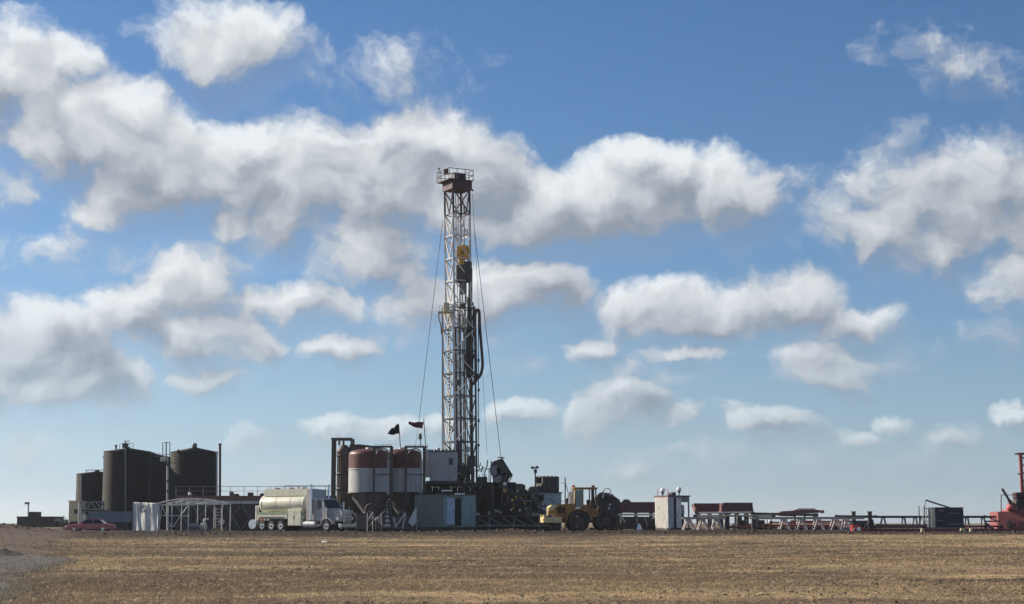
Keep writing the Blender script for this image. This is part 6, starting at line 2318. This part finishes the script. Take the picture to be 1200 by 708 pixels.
for sx in (-.95, .95):
    MB().tube([(q9.x + sx - .04, 163.4, q9.z + .72), (q9.x + sx + .04, 163.4, q9.z + .72)], .55, 18).build('drum_flange', 'dark_steel', t)

# bright red winch and long red beam
Y = 157.5
q9 = gp(1002.5, Y)
t = thing('red_winch', 'bright red winch with a pale wheel at the end of the red beam', 'winch', q9)
MB().rbox(q9.x - .42, q9.x + .1, Y - .3, Y + .3, q9.z + .1, q9.z + .72, .06).build('winch_body', 'bright_red', t)
MB().disc((q9.x + .22, Y - .2, q9.z + .38), .36, .3, 18).build('drum', 'bright_red', t)
MB().disc((q9.x + .22, Y - .38, q9.z + .36), .2, .08, 14).build('wheel', 'lamp_white', t)
rod('crank', (q9.x - .1, Y - .32, q9.z + .5), (q9.x - .35, Y - .5, q9.z + .2), .03, 'lamp_white', t, 6)
for sx in (-.35, .35):
    MB().box(q9.x + sx - .09, q9.x + sx + .09, Y - .3, Y + .3, q9.z - .06, q9.z + .14).build('foot', 'bright_red', t)
Y = 159
t = thing('red_beam', 'long dusty red steel beam lying low from the winch to the red unit', 'beam', gp(1100, Y))
a_, b_ = at(1008, 620.3, Y), at(1215, 623, Y)
MB().box(a_.x, b_.x, Y, Y + .5, a_.z - .28, a_.z).build('web', 'rig_red', t)
MB().box(a_.x, b_.x, Y - .12, Y + .62, a_.z + .003, a_.z + .06).build('flange', 'rig_red', t)
MB().box(a_.x, b_.x, Y - .12, Y + .62, a_.z - .36, a_.z - .283).build('flange', 'dark_steel', t)
for px_ in (1030, 1060, 1090, 1120, 1150, 1178):
    x = at(px_, 620, Y).x
    MB().box(x - .05, x + .05, Y - .08, Y - .003, a_.z - .27, a_.z - .01).build('stiffener', 'rig_red', t)
for px_ in (1012, 1055, 1100, 1145, 1190):
    x = at(px_, 620, Y).x
    MB().box(x - .2, x + .2, Y + .05, Y + .5, gp(px_, Y).z - .05, a_.z - .362).build('packing_block', 'wood', t)
for i_, (px_, s_) in enumerate(((1081.5, .19), (1128.5, .27), (1138.3, .16))):
    Yb_ = 156.5
    p = gp(px_, Yb_)
    t = thing('pale_block', ('pale upright block on the ground left of the dark container\'s middle', 'widest pale block in front of the red beam', 'smallest pale block in front of the red beam, right of the widest')[i_], 'block', p, group='pale blocks')
    MB().prism([(p.x - s_, p.z - .03), (p.x + s_, p.z - .03), (p.x + s_ * .55, p.z + .36), (p.x - s_ * .75, p.z + .34)], Yb_, Yb_ + .3).build('block_body', 'cream', t)
    MB().prism([(p.x - s_ * .72, p.z + .343), (p.x + s_ * .5, p.z + .363), (p.x + s_ * .3, p.z + .41), (p.x - s_ * .5, p.z + .40)], Yb_ + .04, Yb_ + .26).build('block_top', 'cream', t)

# ---- dark container with white frame and arm
Y = 163
q9 = gp(1108, Y)
t = thing('dark_container', 'charcoal container with pale end frame and a folding arm on top', 'container', q9)
a_, b_ = at(1095.5, 595.8, Y), at(1129, 618, Y)
MB().box(a_.x, b_.x, Y, Y + 2.4, b_.z, a_.z).build('box_body', 'tarp', t)
n = 14
for k in range(n + 1):
    x = a_.x + (b_.x - a_.x) * k / n
    MB().box(x - .045, x + .045, Y - .05, Y - .002, b_.z + .05, a_.z - .1).build('wall_rib', 'tarp', t)
MB().box(a_.x - .05, b_.x + .05, Y - .08, Y + 2.45, a_.z + .003, a_.z + .1).build('roof', 'dark_steel', t)
for (p0, p1, py) in ((1099, 1106, 598.5), (1112, 1124, 601.5), (1111, 1126, 614.2), (1098, 1105, 610)):
    u0, u1 = at(p0, py, Y), at(p1, py, Y)
    MB().box(u0.x, u1.x, Y - .09, Y - .052, u0.z - .05, u0.z + .05).build('side_rail', 'grey_steel', t)
for px_ in (1083.5, 1088, 1092, 1095):
    for yy in (Y - .05, Y + 2.2):
        x = at(px_, 600, Y).x
        rod('frame_post', (x, yy, b_.z), (x, yy, at(px_, 595 if px_ > 1085 else 592.5, Y).z), .05, 'pale_steel' if px_ > 1084 else 'dark_steel', t, 6)
for py in (596, 611, 614.5):
    p0, p1 = at(1083.5, py, Y), at(1095.5, py, Y)
    rod('frame_rail', (p0.x, Y - .08, p0.z), (p1.x, Y - .08, p1.z), .045, 'pale_steel', t, 6)
MB().box(at(1083, 618, Y).x, b_.x, Y - .1, Y + 2.4, b_.z - .18, b_.z - .003).build('base', 'grey_steel', t)
for px_ in (1085, 1106, 1127):
    x = at(px_, 618, Y).x
    MB().box(x - .2, x + .2, Y + .1, Y + .5, q9.z - .1, b_.z - .183).build('foot', 'dark_steel', t)
    MB().box(x - .2, x + .2, Y + 1.8, Y + 2.2, q9.z - .1, b_.z - .183).build('foot', 'dark_steel', t)
bar('arm', at(1085, 586.2, Y + .6), at(1113, 595.2, Y + .6), .14, 'dark_steel', t)
bar('arm', at(1085, 586.2, Y + 1.2), at(1113, 595.2, Y + 1.2), .10, 'dark_steel', t)
rod('arm_rod', at(1084.2, 592.5, Y + .6), at(1084.5, 586.2, Y + .6), .035, 'grey_steel', t, 6)

# ---- red unit at the right edge
Y = 164
q9 = gp(1190, Y)
t = thing('red_service_unit', 'red service unit with a red mast cut by the right edge', 'service rig', q9)
a_, b_ = at(1173.5, 598, Y), at(1226, 624, Y)
m = MB().prism([(a_.x, q9.z + .25), (b_.x, q9.z + .25), (b_.x, a_.z + .1), (a_.x + 1.0, a_.z + .1), (a_.x + .95, a_.z - .1), (a_.x, a_.z - .15)], Y + 1.2, Y + 4.0)
m.v = [(x, y - .55 * (x - a_.x), z) for x, y, z in m.v]
m.build('body', 'rig_red', t)
for k in range(5):  # dark bars stand in for a ladder's cast shadow on the body
    u0, u1 = at(1181.5 + .5 * k, 610 + k * 2.4, Y), at(1189.5 - .7 * k, 612 + k * 2.4, Y)
    bar('shadow_rung', u0 + Vector((0, 1.06 - .55 * (u0.x - a_.x), 0)), u1 + Vector((0, 1.06 - .55 * (u1.x - a_.x), -.1)), .10, 'dark_steel', t)
for (x0, x1) in ((1181, 1183.2), (1190.5, 1188.5)):
    bar('shadow_stile', at(x0, 608, Y + 1.08 - .55 * (at(x0, 608, Y).x - a_.x)), at(x1, 622.5, Y + 1.08 - .55 * (at(x1, 608, Y).x - a_.x)), .07, 'dark_steel', t)
MB().box(a_.x - .2, b_.x, Y + 1.0, Y + 2.7, q9.z + .02, q9.z + .247).build('frame', 'maroon', t)
MB().tube([at(1186, 598, Y + .8), at(1186, 592, Y + .8), at(1186, 589, Y + .8)], [.55, .55, .15], 18).build('air_tank', 'rig_red', t)
MB().rbox(at(1182, 600, Y).x, at(1186, 600, Y).x, Y + .1, Y + .7, a_.z + .004, at(1183, 594, Y).z, .1).build('valve_chest', 'bright_red', t)
for (px_, p0, p1) in ((1188.5, 599, 590), (1191.5, 599, 587.5), (1196, 599, 589)):
    rod('pipe', at(px_, p0, Y + .5), at(px_, p1, Y + .5), .09, 'dark_steel', t)
bar('leaning_lever', at(1174.3, 572.8, Y + .5), at(1182.5, 586.2, Y + .5), .2, 'dark_steel', t)
bar('lever_foot', at(1182.5, 586.2, Y + .5), at(1184.5, 590, Y + .5), .3, 'dark_steel', t)
for px_ in (1173.2, 1192.5):
    rod('rail_post', at(px_, 600, Y + .1), at(px_, 580, Y + .1), .05, 'dark_steel', t, 6)
rod('rail', at(1173.2, 580, Y + .1), at(1200, 580.3, Y + .1), .035, 'dark_steel', t, 6)
MB().rbox(at(1191, 578, Y).x, at(1206, 578, Y).x, Y + .2, Y + 1.4, at(1191, 585, Y).z, at(1191, 577, Y).z, .1).build('winch_drum_box', 'mast_maroon', t)
MB().rbox(at(1193, 590, Y).x, at(1212, 590, Y).x, Y + .4, Y + 2.0, a_.z + .004, at(1193, 585.2, Y).z, .1).build('engine_cover', 'dark_steel', t)
for (x0, x1) in ((1195.6, 1199.3), (1203.6, 1207.3)):
    for yy in (Y + .6, Y + 1.5):
        bar('mast_leg', at(x1, 600, yy), at(x0, 531, yy), .3, 'rig_red', t)
for k in range(6):
    u_ = k / 6
    for yy in (Y + .6, Y + 1.5):
        bar('mast_brace', at(1195.6 + 3.3 * u_, 533 + 55 * u_, yy), at(1203.6 + 3.3 * (u_ + .16), 533 + 55 * (u_ + .16), yy), .1, 'rig_red', t)
bar('mast_pin', at(1192.3, 555.5, Y + .6), at(1197, 555.5, Y + .6), .12, 'dark_steel', t)
MB().box(at(1194.8, 531, Y).x, at(1205, 531, Y).x, Y + .5, Y + 1.6, at(1195, 532.5, Y).z, at(1195, 530.3, Y).z).build('mast_cap', 'mast_maroon', t)
t = thing('fallen_brace', 'dark red bent brace lying against the left side of the red unit', 'brace', gp(1162, 162))
bar('strut', at(1155, 613, 162), at(1166, 622, 162), .22, 'rig_red', t)
bar('strut', at(1155, 613.2, 162.3), at(1155, 622, 162.3), .16, 'dark_steel', t)
bar('tie', at(1153, 604, 163), at(1172, 612, 163), .1, 'dark_steel', t)
bar('tie', at(1155, 611, 162.6), at(1172, 611, 162.6), .14, 'dark_steel', t)

# ---- bits of white litter on the field
for (px_, py, lab) in ((380, 637.3, 'white scrap of litter on the field below the tanker cab'),):
    Yl = 111 if px_ > 370 else 97
    p = gp(px_, Yl)
    m = MB()
    for k in range(3):
        x = p.x - .15 + k * .08
        m.add([(x, Yl, p.z + .06), (x + .16, Yl - .05, p.z + .05), (x + .13, Yl + .1, p.z + .17), (x - .03, Yl + .12, p.z + .12), (x, Yl + .05, p.z - .02), (x + .16, Yl, p.z - .02)],
              [(0, 1, 2, 3), (0, 4, 5, 1), (3, 2, 5, 4)])
    tag(m.build('litter_scrap', 'lamp_white'), lab, 'litter')

# ---- dark tangled machinery behind the hauler
Y = 171.5
q = gp(705, Y)
t = thing('pump_unit', 'dark tangled pump unit behind the back of the yellow hauler', 'pump', q)
MB().box(at(692, 620, Y).x, at(724, 620, Y).x, Y, Y + 2, q.z - .02, q.z + .35).build('skid', 'dark_steel', t)
for k in range(26):
    px_, py_ = random.uniform(694, 722), random.uniform(582, 614)
    p = at(px_, py_, Y + random.uniform(.2, 1.6))
    r_ = random.uniform(.15, .5)
    MB().rbox(p.x - r_, p.x + r_, p.y - r_ * .8, p.y + r_ * .8, max(q.z + .36, p.z - r_), max(q.z + .7, p.z + r_), .05).build('pump_block', 'dark_steel', t)
for k in range(12):
    x0, x1 = random.uniform(694, 722), random.uniform(694, 722)
    p0, p1 = at(x0, random.uniform(582, 600), Y + .1), at(x1, 613, Y + .1)
    MB().tube(smooth_path([p0, p0.lerp(p1, .4) + Vector((.3, -.1, .2)), p1], 6), .06, 6).build('pump_hose', 'hose', t)

# ---- loose red and dark tubulars stacked on the ground inside the racks
k = 0
for (x0, x1, py, Yp, r_, m_) in ((858, 914, 617.5, 161.4, .10, 'rig_red'), (905, 986, 618.3, 160.9, .10, 'maroon'), (900, 978, 616.2, 161.3, .09, 'rig_red'), (915, 1000, 619.6, 160.6, .10, 'dark_steel'),
                                 (930, 995, 611.0, 161.1, .08, 'maroon'), (1025, 1082, 617.5, 162.3, .10, 'maroon'), (1030, 1082, 615.6, 162.6, .09, 'dark_steel'), (1130, 1172, 616.8, 162.4, .10, 'rig_red')):
    lab = ('red tube low on the ground beside the dark equipment skid', 'maroon tube on the ground inside the long rack', 'red tube just above the maroon ground tube in the long rack', 'lowest dark tube inside the long rack',
           'maroon tube high under the beam of the long rack', 'maroon tube left of the charcoal container', 'dark tube lying on the maroon one left of the charcoal container', 'red tube right of the charcoal container')[k]
    k += 1
    pipe(lab, x0, py, x1, py + .2, Yp, Yp, r_, m_, 'loose_tube', 'loose tubes in the racks')

# ------------------------------------------------------------------ thin haze in the air over the whole site
m = bpy.data.materials.new('haze_air')
m.use_nodes = True
m.node_tree.nodes.clear()
pv = m.node_tree.nodes.new('ShaderNodeVolumePrincipled')
pv.inputs['Color'].default_value = (.93, .96, 1.0, 1)
pv.inputs['Density'].default_value = HAZE
pv.inputs['Anisotropy'].default_value = .35
mo = m.node_tree.nodes.new('ShaderNodeOutputMaterial')
m.node_tree.links.new(pv.outputs[0], mo.inputs['Volume'])
MATS['haze_air'] = m
hz = MB().box(-2650, 2650, -330, 4560, -3.2, 44).build('haze', 'haze_air')
hz['kind'] = 'stuff'
hz['label'], hz['category'] = 'thin haze over the whole site', 'haze'
